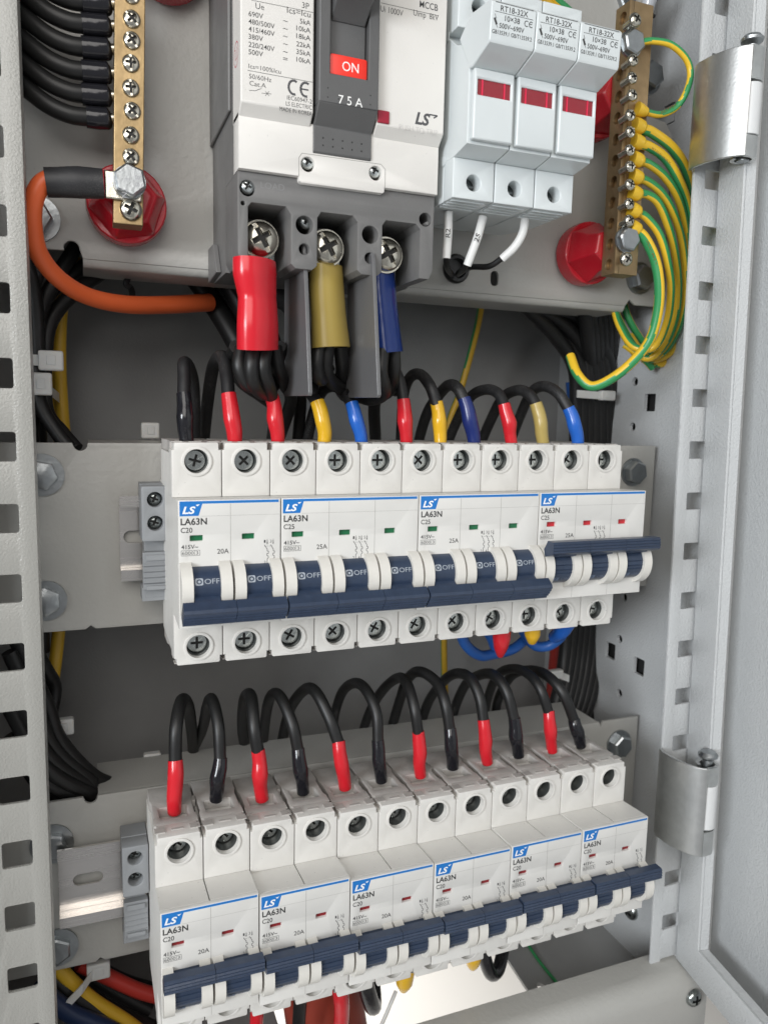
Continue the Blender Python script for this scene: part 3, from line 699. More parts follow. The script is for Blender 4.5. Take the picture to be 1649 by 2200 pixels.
line_text('PUSH TO TRIP', 940, 291, 1.7, 15.5, 3, 'r')
line_text('7 5 A', 727, 222, 2.9, 8.8, 1, Yf=-12.63); line_text('ON', 735, 151, 3.1, 6.0, 1, Yf=-11.25)
line_text('LOAD', 560, 404, 2.2, 8.5, 4, Yf=-3.04)
for xa, xb in ((-99, 48.8), (48.8, 71.4), (71.4, 999)):
    q = MB()
    for f_, mi_ in zip(pr.f, pr.mi):
        vv_ = [pr.v[k_] for k_ in f_]; xm_ = sum(v_[0] for v_ in vv_)/len(vv_)
        if xa <= xm_ < xb: q.add(vv_, [tuple(range(len(vv_)))], mi_)
    obj('printing', q, [INKG, INKW, mat('dark_grey_ink', (.075, .075, .08), .4), mat('embossed_cover', (.54, .52, .50), .5), mat('embossed_grey', (.20, .20, .20), .5)], t, normals=False)
sl = MB()
def yz_line(pts, wd=.3):
    for (y0_, z0_), (y1_, z1_) in zip(pts, pts[1:]):
        L = math.hypot(y1_-y0_, z1_-z0_); ny, nz = -(z1_-z0_)/L*wd/2, (y1_-y0_)/L*wd/2
        sl.add([(LX-.13, y0_+ny, z0_+nz), (LX-.13, y1_+ny, z1_+nz), (LX-.13, y1_-ny, z1_-nz), (LX-.13, y0_-ny, z0_-nz)], [(0, 1, 2, 3)])
yz_line([(-1.6+3.9*math.cos(a*.349), 173+3.9*math.sin(a*.349)) for a in range(19)])
yz_line([(-3.2, 175), (-3.2, 171.5), (-.2, 171.5), (-.2, 175), (1, 175)])
obj('round_mark', sl, INKR, t)
for (px, py, y, sc_) in ((659, 348, -2.6, .80), (802, 367, -2.6, .80), (530, 401, -.5, .80), (914, 447, -.5, .78), (656, 474, 3, .95)):
    obj('screw', placed(PANX, at(px, py, y), scale=sc_, rot=.4), mat('bright_zinc', (.62, .66, .66), .25, 1, bump=.15, bscale=500), t)
for (px, py, y) in ((559, 514, 6), (701, 533, 6), (829, 548, 7)):
    obj('terminal_screw', placed(PAN, at(px, py, y), (-.05, -1, .05), 1.9, rot=1.05).merge(MB().lathe(at(px, py, y), (0, 1, 0), [(6.9, 0), (6.9, 1.5), (6.3, 1.6), (6.3, 4), (.1, 4)], 28)), NICKEL, t)
for X, ya, yb in ((47.4, -1, 26), (72.6, -5, 22)):
    pr2 = [(ya+1.5, 112), (ya, 109), (ya-8.5, 59.6), (ya-7.5, 58.6), (yb, 58.8), (yb+1, 60), (yb+1, 112)]
    b = obj('phase_barrier', MB().prism(pr2, X, X+1.5, 'x').lathe((X+.7, .5, 107.5), (0, 0, 1), [(1.0, 0), (1.0, 5.5)], 12), mat('barrier_plastic', (.135, .135, .138), .28, bump=.05), t, bevel=.25)
    e = MB(); e.text('B-43', (X-.03, ya+14, 79), (0, -1, 0), (0, 0, 1), 3.6, 6.5, 0)
    obj('embossed_number', e, mat('embossed_grey', (.20, .20, .20), .5), b, normals=False)

# lugs with coloured heat-shrink sleeves and the black cables below them
def sleeve_lug(label, m_, xl, pts, rad, cables):
    t = thing('lug_cable', label, 'cable', at(*pts[0]), group='sleeved cable lugs under the main breaker')
    obj('sleeve', MB().tube(path(pts), rad, 28, flat=.66), m_, t)
    a = at(pts[0][0], pts[0][1], 13); obj('lug', MB().box(a.x-5.5, a.x+5.5, a.y-1.2, a.y+2, a.z-1, a.z+12), STEEL, t, bevel=.5)
    for cpts in cables: obj('core', MB().tube(path(cpts), 2.75, 12), CBL, t)
sleeve_lug('black cable lug in a glossy red sleeve, left pole', BIGR, 0, [(547, 560, 1.5), (548, 590, 1.5), (553, 640, 2), (554, 700, 2), (554, 750, 3)], [9.9, 10.1, 8.9, 9.7, 9.7],
    [[(520, 745, 10), (515, 790, 8), (540, 830, 10), (560, 790, 14)], [(545, 745, 6), (540, 790, 4), (548, 830, 8), (575, 845, 20), (600, 800, 32)], [(570, 745, 7), (565, 790, 5), (575, 825, 9), (582, 850, 17)],
     [(590, 745, 12), (598, 790, 14), (608, 820, 22), (625, 860, 44), (600, 940, 60)], [(508, 745, 20), (500, 770, 30), (520, 820, 36), (560, 850, 44), (590, 880, 56), (585, 945, 66)], [(600, 745, 22), (625, 790, 36), (645, 850, 52), (640, 945, 66)]])
sleeve_lug('black cable lug in a matt ochre sleeve, middle pole', BIGY, 0, [(700, 572, 12), (702, 620, 12), (706, 680, 12), (711, 747, 12)], [8.6, 9.0, 9.2, 10.2],
    [[(685, 740, 10), (680, 790, 10), (690, 815, 14), (705, 790, 20)], [(705, 740, 10), (700, 790, 12), (712, 820, 18), (735, 835, 26)], [(730, 740, 12), (735, 790, 18), (730, 830, 30), (740, 850, 44)],
     [(690, 740, 18), (675, 800, 24), (668, 850, 22)], [(745, 740, 20), (760, 800, 26), (757, 850, 20)]])
sleeve_lug('black cable lug in a dark blue sleeve, right pole', BIGU, 0, [(818, 585, 14), (822, 640, 14), (828, 700, 14), (834, 758, 14)], [7.6, 7.6, 7.8, 8.4],
    [[(822, 750, 10), (818, 800, 8), (826, 842, 14), (800, 858, 24), (770, 852, 32)], [(845, 750, 14), (846, 800, 16), (835, 840, 26), (805, 862, 40), (806, 945, 62)], [(832, 750, 20), (840, 800, 30), (850, 840, 44)]])

# ================================================================== fuse holder
t = thing('fuse_holder', 'white three-pole fuse holder block with dark red windows', 'fuse holder', (128, 40, 132))
PX = [(101.2, 118.4), (118.9, 136.1), (136.6, 153.9)]
for i, (a, b) in enumerate(PX):
    cx = (a+b)/2
    bd = MB().plate([[(a, 133.2), (b, 133.2), (b, 147.4), (a, 147.4)], circ(cx, 139.2, 3.0, 28)], -12.3, -4, 'y', bevel=.25)
    bd.prism([(-3.9, 133.2), (-3.9, 147.3), (-12.2, 147.5), (-22.5, 149.2), (-22.5, 182), (-12, 186), (-3.9, 192), (-3.9, 206), (45, 206), (45, 136), (20, 133.2)], a, b, 'x')
    bd.plate([rect(a, b, 192.4, 208), circ(cx, 200.2, 3.2, 24)], -12.3, -3.9, 'y', bevel=.25)
    for k in range(4): bd.box(a+1, b-2.2, -9.5+k*3.4, -7.8+k*3.4, 132.75, 133.3)
    obj('base', bd, FUSE, t, bevel=.2)
    ft = MB().plate([[(a+.9, 150.2), (b-.3, 150.2), (b-.3, 173.8), (a+.9, 173.8)], rect(a+2.3, b-1.6, 165.0, 170.4)], -25.3, -22.6, 'y', bevel=.5)
    ft.prism([(-22.7, 173.9), (-25.2, 173.9), (-36.2, 177.3), (-36.8, 178.2), (-37.6, 189.4), (-36.6, 190.4), (-22, 192), (-14, 187)], a-.1, b+.1, 'x')
    h = obj('carrier', ft, FUSE, t, bevel=.5)
    wn = MB().box(a+2.1, b-1.4, -24.4, -23.6, 164.8, 170.6)
    wn.box(a+4.1, a+4.6, -24.7, -24.3, 164.9, 170.5, 1); wn.box(b-4.2, b-3.7, -24.7, -24.3, 164.9, 170.5, 1)
    obj('window', wn, [WIN, WINL], t)
    pr = MB()
    tl = Vector((0, -.8/11.2, 1)); tl.normalize(); o_ = lambda x, z: (a+x, -36.84-(z-178.2)*.0714, z)
    pr.text('RT18-32X', o_(3.3, 187.0), ux, tl, 1.75, 10.6, 0, bold=.01)
    pr.text('10×38', o_(5.2, 184.3), ux, tl, 1.7, 5.7, 0, bold=.01)
    pr.text('500V~690V', o_(3.2, 181.9), ux, tl, 1.55, 9.6, 0, bold=.01)
    pr.text('GB13539.1 GB/T13539.2', o_(.6, 179.9), ux, tl, 1.25, 15.4, 0, bold=.01)
    for z in (189.35, 186.5):
        p0 = Vector(o_(1.2, z)); p1 = Vector(o_(16, z)); pr.add([p0, p1, p1+tl*.16, p0+tl*.16], [(0, 1, 2, 3)])
    for q in (0, 1):
        cc = Vector(o_(13.6+q*1.75, 185.0))
        ar = [cc+Vector((.8*math.cos(math.radians(g)), 0, 0))+tl*(.85*math.sin(math.radians(g))) for g in range(50, 311, 20)]
        for u_, v_ in zip(ar, ar[1:]):
            n_ = (v_-u_).normalized().cross(Vector((0, 1, 0)))*.14; pr.add([u_+n_, v_+n_, v_-n_, u_-n_], [(0, 1, 2, 3)])
        if q:
            p0 = cc-Vector((.8, 0, 0)); pr.add([p0, p0+Vector((1.2, 0, 0)), p0+Vector((1.2, 0, 0))+tl*.24, p0+tl*.24], [(0, 1, 2, 3)])
    cc = Vector(o_(1.7, 183.6))
    for d0, d1, wd in (((-.4, 2.2), (.2, .9), .18), ((-.5, 1.0), (.5, -.9), .8), ((.3, -.8), (.9, -1.8), .18)):
        u_ = cc+Vector((d0[0], 0, 0))+tl*d0[1]; v_ = cc+Vector((d1[0], 0, 0))+tl*d1[1]; n_ = (v_-u_).normalized().cross(Vector((0, 1, 0)))*wd/2
        pr.add([u_+n_, v_+n_, v_-n_, u_-n_], [(0, 1, 2, 3)])
    obj('printing', pr, INKK, t, normals=False)
    for z in (139.2, 200.2): obj('terminal_screw', MB().lathe((cx, -6.2, z), (0, -1, 0), [(3.0, -1.8), (3.0, 0), (.01, .2)], 24).box(cx-2.6, cx+2.6, -6.9, -6.3, z-.4, z+.4), mat('shaded_hole_steel', (.13, .14, .14), .3, 1), t)  # steel darkened so its colour carries the shade inside the holes
sd = MB()
for (px, py) in ((978, 65), (975, 338)):
    p = bx = at(px, py, -10); sd.lathe((101.1, -4, p.z), (-1, 0, 0), [(1.8, 0), (1.8, .25), (1.1, .3)], 20)
obj('side_rivets', sd, FUSE, t)
cl = MB()
for k in range(4): cl.box(99.1, 101.1, 3, 6, 152.5+k*3.2, 154+k*3.2)
cl.box(98.9, 99.6, 3, 6, 151, 165)
obj('side_clip', cl, CLAMP, t, bevel=.15)

# ================================================================== busbars and insulators
def insulator(x, z, label, y0=31, rot=0.2, s=1.0):
    o = MB().lathe((x, 50, z), (0, -1, 0), [(13*s, 0), (14.6*s, 2), (15*s, 6), (14.6*s, 10)], 30)
    o.lathe((x, 50, z), (0, -1, 0), [(14.5*s, 9.8), (13.6*s, 13), (10.5*s, 18), (9.0*s, 50-y0-.8), (8.2*s, 50-y0)], 30, flat=6, phase=rot)
    ob = obj('insulator', o, REDINS, bevel=.5, ang=28); tag(ob, label, 'insulator', 'red busbar standoffs'); return ob
insulator(-10.8, 130.2, 'red standoff insulator under the lower end of the left brass bar')
insulator(6, 222, 'red standoff insulator mostly above the frame behind the left brass bar')
insulator(202, 131.8, 'red standoff insulator under the lower end of the right brass bar', 25, .4)
insulator(202, 199, 'red standoff insulator between the fuse holder and right brass bar', 25, .1)

t = thing('neutral_busbar', 'brass bar with a column of screws on the left, black cables entering', 'busbar', (-11, 24, 118))
lx = lambda z: -11.6+.028*(z-118)
bar = MB().box(-5.1, 5.1, 22, 30.9, 118.6, 260); bar.v = [(x+lx(z), y, z) for x, y, z in bar.v]
obj('bar', bar, BRASS, t, bevel=.3)
for i, (px, py) in enumerate(((282, -10), (283, 42), (283, 88), (281, 137), (281, 190), (284, 239), (281, 291), (281, 338))):
    obj('terminal_screw', placed(PAN if i != 6 else PANX, at(px, py, 22.2), scale=.94, rot=[.9, .75, .9, 1.55, 1.5, .8, .5, .8][i]), NICKEL, t)
obj('terminal_screw', placed(PANX, at(281, 451, 22.2), scale=1.22, rot=.4), NICKEL, t)
t = thing('earth_busbar', 'brass bar with holes and screws on the right, yellow ferrules entering', 'busbar', (203, 18, 117))
rb0 = MB().plate([[(15, 118), (24.5, 118), (24.5, 233), (15, 233)]]+[circ(19.6, z, 2.5, 18) for z in (227.5,)+tuple(213-9.05*k for k in range(1, 11))], 197, 199.2, 'x', bevel=.1)
rb0.box(199.3, 209.5, 15, 24.5, 118, 233)
obj('bar', rb0, DBRASS, t)
for i, (px, py) in enumerate(((1362, 44), (1358, 130), (1356, 168), (1356, 205), (1352, 248), (1352, 284), (1351, 323), (1352, 358), (1351, 397), (1350, 438), (1350, 474))):
    p = at(px, py, 10); q = Vector((203.5, 15, p.z-2.5))
    s_ = 1.0 if i else 1.15
    obj('terminal_screw', placed(PAN if i > 3 else PANX, p, (.06, -1, .12), .80*s_, rot=.5+i*.37).merge(MB().tube([p+Vector((0, .2, 0)), p+Vector((-.3, 5.5, -.8))], 1.7, 12, sub=1)), NICKEL, t)
obj('terminal_screw', placed(PANX, at(1343, 557, 9), scale=.95, rot=.5).merge(MB().tube([at(1343, 557, 9), at(1343, 557, 15.5)], 2, 12, sub=1)), NICKEL, t)
for (px, py, r_) in ((1352, 96, .25), (1342, 516, .1)): obj('hex_bolt', placed(hexbolt(6.0, 3.4, 6.2), at(px, py, 14.8), rot=r_, scale=.92), BOLT, t)

# ================================================================== cables of the neutral bar, orange cable
for i, (y, r_) in enumerate(((8, 3.9), (55, 3.8), (105, 3.8), (156, 3.8), (205, 3.8), (254, 3.8))):
    nm = ['topmost', 'second from top', 'third from top', 'fourth from top', 'fifth from top', 'lowest'][i]
    t = thing('black_cable', nm+' black cable entering the left brass bar', 'cable', at(240, y, 27), group='black cables into the left brass bar')
    obj('core', MB().tube(path([(190, y-2, 27), (150, y-8, 27), (105, y-28, 28), (60, y-62, 30), (10, y-105, 34)]), 3.1 if i else 3.0, 14), CBL, t)
    obj('sleeve', MB().tube(path([(176 if i < 5 else 186, y-3, 27), (210, y, 27), (232, y+1, 27), (239, y+1, 27)]), [3.75, 3.8, 3.7, 2.4], 14), SHB, t)
    obj('ferrule', MB().tube(path([(236, y+1, 27), (250, y+1, 27)]), 1.9, 12, sub=1), NICKEL, t)
t = thing('orange_cable', 'thick orange cable with black sleeve looping below the left brass bar', 'cable', at(240, 395, 20))
obj('core', MB().tube(path([(108, 385, 20), (88, 398, 20), (73, 430, 21), (70, 480, 24), (84, 545, 30), (128, 600, 38), (190, 637, 48), (270, 654, 58), (360, 655, 70), (450, 650, 84)]), [3.3]*5+[3.3, 3.4, 3.6, 3.8, 4.0], 18), ORANGE, t)
obj('sleeve', MB().tube(path([(98, 392, 20), (130, 392, 20), (170, 392, 20), (222, 395, 20)]), [4.9, 5.0, 5.3, 5.0], 20), mat('matt_heatshrink', (.02, .02, .022), .5, bump=.3, bscale=300, dust=.35), t)
a = at(228, 395, 21.3)
lg = MB().box(a.x-.5, a.x+12, 20.4, 21.9, a.z-5.0, a.z+4.6)
obj('lug', lg, NICKEL, t, bevel=.5)
obj('hex_bolt', placed(hexbolt(6.1, 3.4, 6.0), at(278, 392, 20.2), rot=.35, scale=.95), BOLT, t)
tx = MB(); p = at(262, 378, 16)
tx.text('E', at(268, 382, 15.9), (0, 0, -1), (1, 0, 0), 1.7, 1.3); tx.text('TN', at(262, 402, 15.9), (0, 0, -1), (1, 0, 0), 1.7, 3.4); tx.text('8.8', at(290, 376, 15.9), (0, 0, -1), (1, 0, 0), 1.7, 3.8)
obj('stamp', tx, mat('stamp_grey', (.30, .31, .33), .4, 1), t, normals=False)

# ================================================================== earth wires
EW = [('green-yellow wire looping from the hex bolt back to the top ferrule', [(1373, 92, 13), (1400, 88, 12), (1440, 96, 10), (1472, 125, 9), (1482, 160, 9), (1472, 200, 9), (1450, 232, 11), (1418, 246, 12), (1390, 242, 13)], 1.45, 1),
      ('thick yellow-green wire from the second ferrule, outermost in the fan', [(1380, 278, 14), (1400, 285, 13), (1440, 315, 14), (1468, 355, 18), (1484, 410, 26), (1496, 480, 34), (1502, 560, 38), (1490, 660, 44), (1462, 740, 50), (1420, 780, 54), (1380, 770, 58)], 2.3, 0),
      ('printed yellow wire from the third ferrule', [(1376, 310, 13), (1395, 316, 13), (1428, 340, 14), (1456, 385, 16), (1476, 440, 22), (1488, 520, 30), (1490, 600, 36), (1476, 690, 42), (1440, 755, 48), (1390, 770, 52), (1350, 720, 58)], 2.1, 0),
      ('green-topped wire from the fourth ferrule', [(1372, 347, 14), (1392, 352, 14), (1425, 378, 15), (1452, 418, 18), (1468, 470, 24), (1476, 550, 30), (1474, 630, 35), (1458, 700, 40), (1425, 755, 46), (1370, 765, 52), (1335, 710, 58)], 1.85, 1),
      ('green-topped wire from the fifth ferrule', [(1370, 384, 14), (1390, 390, 14), (1420, 415, 15), (1444, 455, 18), (1462, 510, 24), (1470, 580, 30), (1468, 650, 34), (1448, 720, 40), (1410, 765, 46), (1360, 745, 52)], 1.85, 1),
      ('green-topped wire from the sixth ferrule', [(1368, 417, 14), (1388, 418, 14), (1412, 435, 14), (1432, 480, 17), (1448, 540, 22), (1456, 610, 28), (1450, 680, 33), (1428, 738, 38), (1390, 770, 45), (1340, 740, 52)], 1.85, 1),
      ('green-topped wire from the seventh ferrule', [(1366, 455, 14), (1388, 468, 14), (1416, 505, 14), (1432, 560, 16), (1440, 620, 20), (1432, 690, 26), (1405, 745, 33), (1360, 745, 40), (1330, 700, 50), (1315, 650, 58)], 1.85, 1),
      ('thick printed yellow wire sweeping low in a big loop to the left', [(1362, 492, 14), (1384, 512, 13), (1405, 555, 12), (1415, 610, 12), (1412, 670, 14), (1395, 730, 17), (1360, 775, 21), (1315, 812, 26), (1270, 830, 32), (1240, 805, 38), (1224, 765, 46)], 2.35, 0)]
fy = [(1378, 240), (1372, 273), (1370, 307), (1368, 345), (1366, 382), (1364, 417), (1362, 454), (1362, 492)]
for i, (lb, pts, r_, kind) in enumerate(EW):
    t = thing('earth_wire', lb, 'wire', at(*pts[0]), group='yellow-green earth wires on the right')
    ph = (0.22 if kind else .5)
    st = (Vector((.45, -.35, .8)).normalized(), .0) if i == 0 else ((Vector((-.6, -.25, -.75)).normalized(), .5 if i == 7 else .8) if not kind else (Vector((.6, -.45, .66)).normalized(), -.02))
    obj('insulation', MB().tube(path(pts), r_, 20, stripe=st, sub=8), [CY, CG], t)
    fx, fyy = fy[i]
    if i == 0: obj('ferrule', MB().tube(path([(fx-12, fyy-6, 13.5), (fx-2, fyy-2, 13.4), (fx+10, fyy+1, 13)]), [3.2, 2.9, 1.9], 16), CY, t)
    else: obj('ferrule', MB().tube(path([(fx-12, fyy-5, 13.5), (fx-3, fyy-2, 13.5), (fx+6, fyy+2, 13.5), (fx+11, fyy+5, 13.5)]), [3.3, 3.35, 3.0, 2.0], 16), CY, t)
    if i in (2, 7, 0):
        tx = MB(); word = {2: 'KUSTUNEX', 7: 'ACRIVI', 0: 'AC7734'}[i]
        q = {2: [(1400, 318), (1440, 352)], 7: [(1388, 515), (1413, 575)], 0: [(1418, 243), (1452, 225)]}[i]
        a, b = at(*q[0], 10.0), at(*q[1], 10.0); u_ = (b-a).normalized(); v_ = u_.cross(Vector((0, 1, 0)))*-1
        if v_.z < 0: v_ = -v_
        tx.text(word, a-v_*.5, u_, v_, 1.1, (b-a).length)
        obj('printing', tx, mat('brown_ink', (.20, .12, .02), .5), t, normals=False)
for i, (pts, lb) in enumerate((([(1310, 640, 56), (1330, 690, 54), (1362, 745, 52), (1400, 790, 54)], 'yellow-green wire leaving the notch under the right plate edge'),
                ([(1335, 640, 62), (1352, 690, 60), (1385, 740, 58), (1425, 770, 56)], 'yellow-green wire just right of the notch, dropping behind the loops'))):
    t = thing('earth_wire', lb, 'wire', at(*pts[0]), group='yellow-green earth wires on the right')
    obj('insulation', MB().tube(path(pts), 1.9, 16, stripe=(Vector((-.7, -.6, .2)), .3)), [CY, CG], t)
t = thing('earth_wire', 'thin green-yellow wire hanging behind the upper breakers by the back wall', 'wire', at(1030, 660, 110))
obj('insulation', MB().tube(path([(1035, 640, 96), (1025, 700, 110), (1005, 780, 118), (985, 850, 120), (960, 930, 120), (952, 1100, 120), (953, 1390, 118), (956, 1500, 118)]), 2.0, 12, stripe=(Vector((-.9, .4, 0)), .6)), [CYD, CG], t)
t = thing('earth_wire', 'yellow and green wires above the fuse holder at the top edge', 'wire', at(1180, 0, 30))
obj('insulation', MB().tube(path([(1120, -40, 30), (1160, -5, 34), (1200, 30, 36), (1245, 70, 38)]), 2.2, 12), CYD, t)
obj('insulation', MB().tube(path([(1150, -40, 30), (1185, -5, 34), (1215, 20, 36), (1240, 45, 38)]), 2.0, 12, stripe=(Vector((.6, -.5, .5)), .1)), [CY, CG], t)

# ================================================================== fuse outgoing wires
FWI = [('marker-sleeved wire reading R2 under the fuse holder', [(963, 455, 6), (962, 500, 6), (958, 555, 7)], 'R2', [(958, 550, 7), (960, 575, 20), (970, 590, 48)]),
       ('slanted marker-sleeved wire reading S2 under the fuse holder', [(1037, 466, 4), (1025, 510, 4), (1003, 570, 8)], '2S', [(1003, 565, 8), (995, 580, 20), (982, 590, 46)]),
       ('curved marker-sleeved wire with black tail, rightmost under the fuse holder', [(1127, 470, 2), (1122, 500, 2), (1105, 530, 4), (1078, 556, 8)], 'T2', [(1080, 553, 8), (1050, 572, 14), (1010, 574, 24), (985, 585, 44)])]
for lb, sp, word, cp in FWI:
    t = thing('marked_wire', lb, 'wire', at(*sp[0]), group='white-sleeved wires below the fuse holder')
    obj('marker_sleeve', MB().tube(path(sp), 1.75, 14), MARK, t); obj('core', MB().tube(path(cp), 1.25, 12), CBL, t)
    tx = MB(); a = at(*sp[1][:2], 2.2); d = (at(*sp[0][:2], 2.2)-at(*sp[2][:2], 2.2)).normalized()
    v_ = Vector((0, 1, 0)).cross(d)*-1
    if v_.x > 0: v_ = -v_
    tx.text(word, a-d*1.8-v_*.9, d, v_, 2.0, 3.4, bold=.01); obj('printing', tx, INKK, t, normals=False)
o = obj('grommet', MB().lathe((gp.x, 51, gp.z), (0, -1, 0), [(6.6, 0), (6.6, 2.2), (5.8, 3.2), (4.6, 3.2), (4.2, .2), (.01, .2)], 28), mat('rubber', (.015, .015, .015), .35)); tag(o, 'black rubber grommet in the plate below the fuse holder', 'grommet')

# ================================================================== breaker supply wires
def wire(label, sl, blk, m_, group, smat=None, r=2.55, cm=CBLD):
    j = lambda a: random.uniform(-a, a)
    blk = [p if k in (0,) else (p[0]+j(3.2), p[1]+j(3.2), p[2]+j(1.2)) for k, p in enumerate(blk)]
    sl = [p if k in (0, len(sl)-1) else (p[0]+j(1.6), p[1], p[2]+j(.4)) for k, p in enumerate(sl)]
    r = r*random.uniform(.96, 1.04)
    if blk[-1][2] > 50: blk.append((blk[-1][0]-4, blk[-1][1]+50, blk[-1][2]+4))
    t = thing('sleeved_wire', label, 'wire', at(*sl[0]), group=group)
    rs = [r*1.06, r*random.uniform(1.1, 1.2), r*random.uniform(1.2, 1.34), r*random.uniform(1.14, 1.24), r*1.10][:len(sl)]
    obj('sleeve', MB().tube(path(sl), rs, 16, sub=5), m_, t)
    obj('core', MB().tube(path(blk), r, 14, sub=7), cm, t)
GU = 'sleeved wires entering the top of the upper breakers'
U = [('leftmost black-sleeved dusty wire on the upper breakers', SHB, [(402, 953, 17), (400, 925, 17), (398, 895, 17), (397, 870, 18), (395, 845, 19)], [(395, 855, 18.5), (393, 815, 21), (397, 782, 27), (408, 790, 36), (416, 835, 46), (418, 945, 58)]),
     ('red-sleeved dusty wire second from left on the upper breakers', SHR, [(505, 953, 17), (502, 925, 17), (498, 900, 17), (495, 875, 18), (491, 845, 19)], [(491, 855, 18.5), (487, 810, 22), (476, 768, 30), (462, 785, 42), (450, 850, 56), (436, 950, 68)]),
     ('red-sleeved wire third from left, under the red lug', SHR, [(597, 953, 17), (596, 930, 17), (592, 900, 17), (588, 872, 18), (583, 850, 19)], [(584, 858, 18.5), (574, 825, 20), (562, 790, 24), (556, 755, 26)]),
     ('yellow-sleeved wire between the two grey barriers', SHY, [(696, 954, 17), (696, 930, 17), (694, 905, 17), (688, 880, 18), (681, 862, 19)], [(683, 868, 18.5), (668, 845, 23), (648, 822, 30), (630, 790, 36)]),
     ('bright blue-sleeved wire under the right grey barrier', SHU, [(777, 955, 17), (773, 930, 17), (767, 905, 17), (761, 882, 18), (755, 866, 19)], [(757, 873, 18.5), (742, 845, 24), (716, 830, 34), (690, 845, 46), (670, 890, 56), (660, 955, 64)]),
     ('red-sleeved wire below the dark blue lug', SHR, [(873, 957, 17), (872, 930, 17), (871, 905, 17), (869, 880, 18), (866, 858, 19)], [(867, 866, 18.5), (861, 830, 21), (850, 805, 25), (838, 780, 30), (836, 755, 26)]),
     ('deep yellow-sleeved wire right of the dark blue lug', SHY, [(946, 957, 17), (944, 930, 17), (942, 905, 17), (940, 884, 18), (937, 864, 19)], [(938, 870, 18.5), (926, 830, 22), (903, 802, 30), (880, 812, 40), (868, 850, 52), (858, 955, 64)]),
     ('dark navy-sleeved wire in the middle right of the upper row', SHN, [(1019, 958, 17), (1014, 930, 17), (1009, 905, 17), (1003, 880, 18), (996, 856, 19)], [(998, 864, 18.5), (985, 835, 23), (962, 825, 32), (940, 845, 44), (918, 890, 56), (900, 955, 66)]),
     ('red-sleeved wire between the navy and beige sleeves', SHR, [(1099, 958, 17), (1096, 932, 17), (1092, 910, 17), (1088, 890, 18), (1082, 868, 19)], [(1084, 876, 18.5), (1070, 848, 23), (1044, 835, 32), (1012, 852, 45), (985, 895, 56), (962, 955, 66)]),
     ('beige-yellow-sleeved wire second from right', SHO, [(1167, 958, 17), (1163, 932, 17), (1160, 910, 17), (1156, 890, 18), (1150, 866, 19)], [(1152, 873, 18.5), (1137, 846, 23), (1110, 836, 32), (1082, 855, 45), (1055, 900, 56), (1034, 955, 66)]),
     ('bright blue-sleeved wire at the right end of the upper row', SHU, [(1241, 959, 17), (1238, 935, 17), (1233, 914, 17), (1227, 895, 18), (1220, 876, 19)], [(1222, 882, 18.5), (1200, 848, 23), (1170, 830, 32), (1140, 845, 45), (1115, 895, 56), (1095, 955, 66)])]
for lb, m_, a, b in U: wire(lb, a, b, m_, GU)
GL = 'sleeved wires entering the top of the lower breakers'
Lw = [(375, 1742, 377, 1633, [(379, 1560), (388, 1503), (402, 1520), (410, 1575), (418, 1630)]),
      (464, 1716, 474, 1628, [(466, 1560), (456, 1503), (443, 1520), (434, 1570), (410, 1625)]),
      (563, 1715, 554, 1611, [(548, 1560), (537, 1497), (526, 1500), (522, 1560), (526, 1612)]),
      (651, 1700, 640, 1608, [(625, 1555), (600, 1492), (583, 1498), (573, 1545), (566, 1610)]),
      (741, 1690, 727, 1592, [(708, 1540), (678, 1482), (650, 1483), (622, 1525), (606, 1595)]),
      (819, 1675, 811, 1590, [(806, 1530), (786, 1482), (760, 1470), (736, 1485), (718, 1540)]),
      (903, 1665, 898, 1571, [(893, 1525), (878, 1472), (855, 1456), (822, 1480), (795, 1530), (778, 1585)]),
      (972, 1647, 966, 1565, [(954, 1510), (934, 1464), (902, 1446), (876, 1462), (856, 1510), (838, 1575)]),
      (1046, 1636, 1038, 1546, [(1028, 1500), (1005, 1456), (978, 1446), (948, 1466), (922, 1510), (905, 1560)]),
      (1113, 1622, 1104, 1542, [(1085, 1488), (1058, 1454), (1028, 1447), (1000, 1474), (976, 1530)]),
      (1185, 1612, 1178, 1527, [(1165, 1488), (1140, 1454), (1108, 1438), (1074, 1446), (1052, 1490), (1036, 1545)]),
      (1246, 1600, 1232, 1545, [(1205, 1490), (1172, 1452), (1132, 1438), (1096, 1450), (1068, 1505)])]
nth = ['first', 'second', 'third', 'fourth', 'fifth', 'sixth', 'seventh', 'eighth', 'ninth', 'tenth', 'eleventh', 'twelfth']
for i, (bx_, by_, sx_, sy_, bl) in enumerate(Lw):
    red = i % 2 == 0
    f = lambda q: (sx_+(bx_-sx_)*q, sy_+(by_-sy_)*q)
    sl = [(*f(1.02), 18), (*f(.75), 17), (*f(.5), 16.5), (*f(.25), 17), (*f(0), 18)]
    n = len(bl); yy = [20, 29, 43, 60, 77, 88] if n > 5 else [20, 31, 50, 70, 88]
    blk = [(*f(.08), 17.6)]+[(p[0], p[1], yy[k]) for k, p in enumerate(bl)]
    wire('%s-sleeved wire, %s from the left on the lower breakers' % ('red' if red else 'black', nth[i]), sl, blk, SHR if red else SHB, GL, cm=CBL)

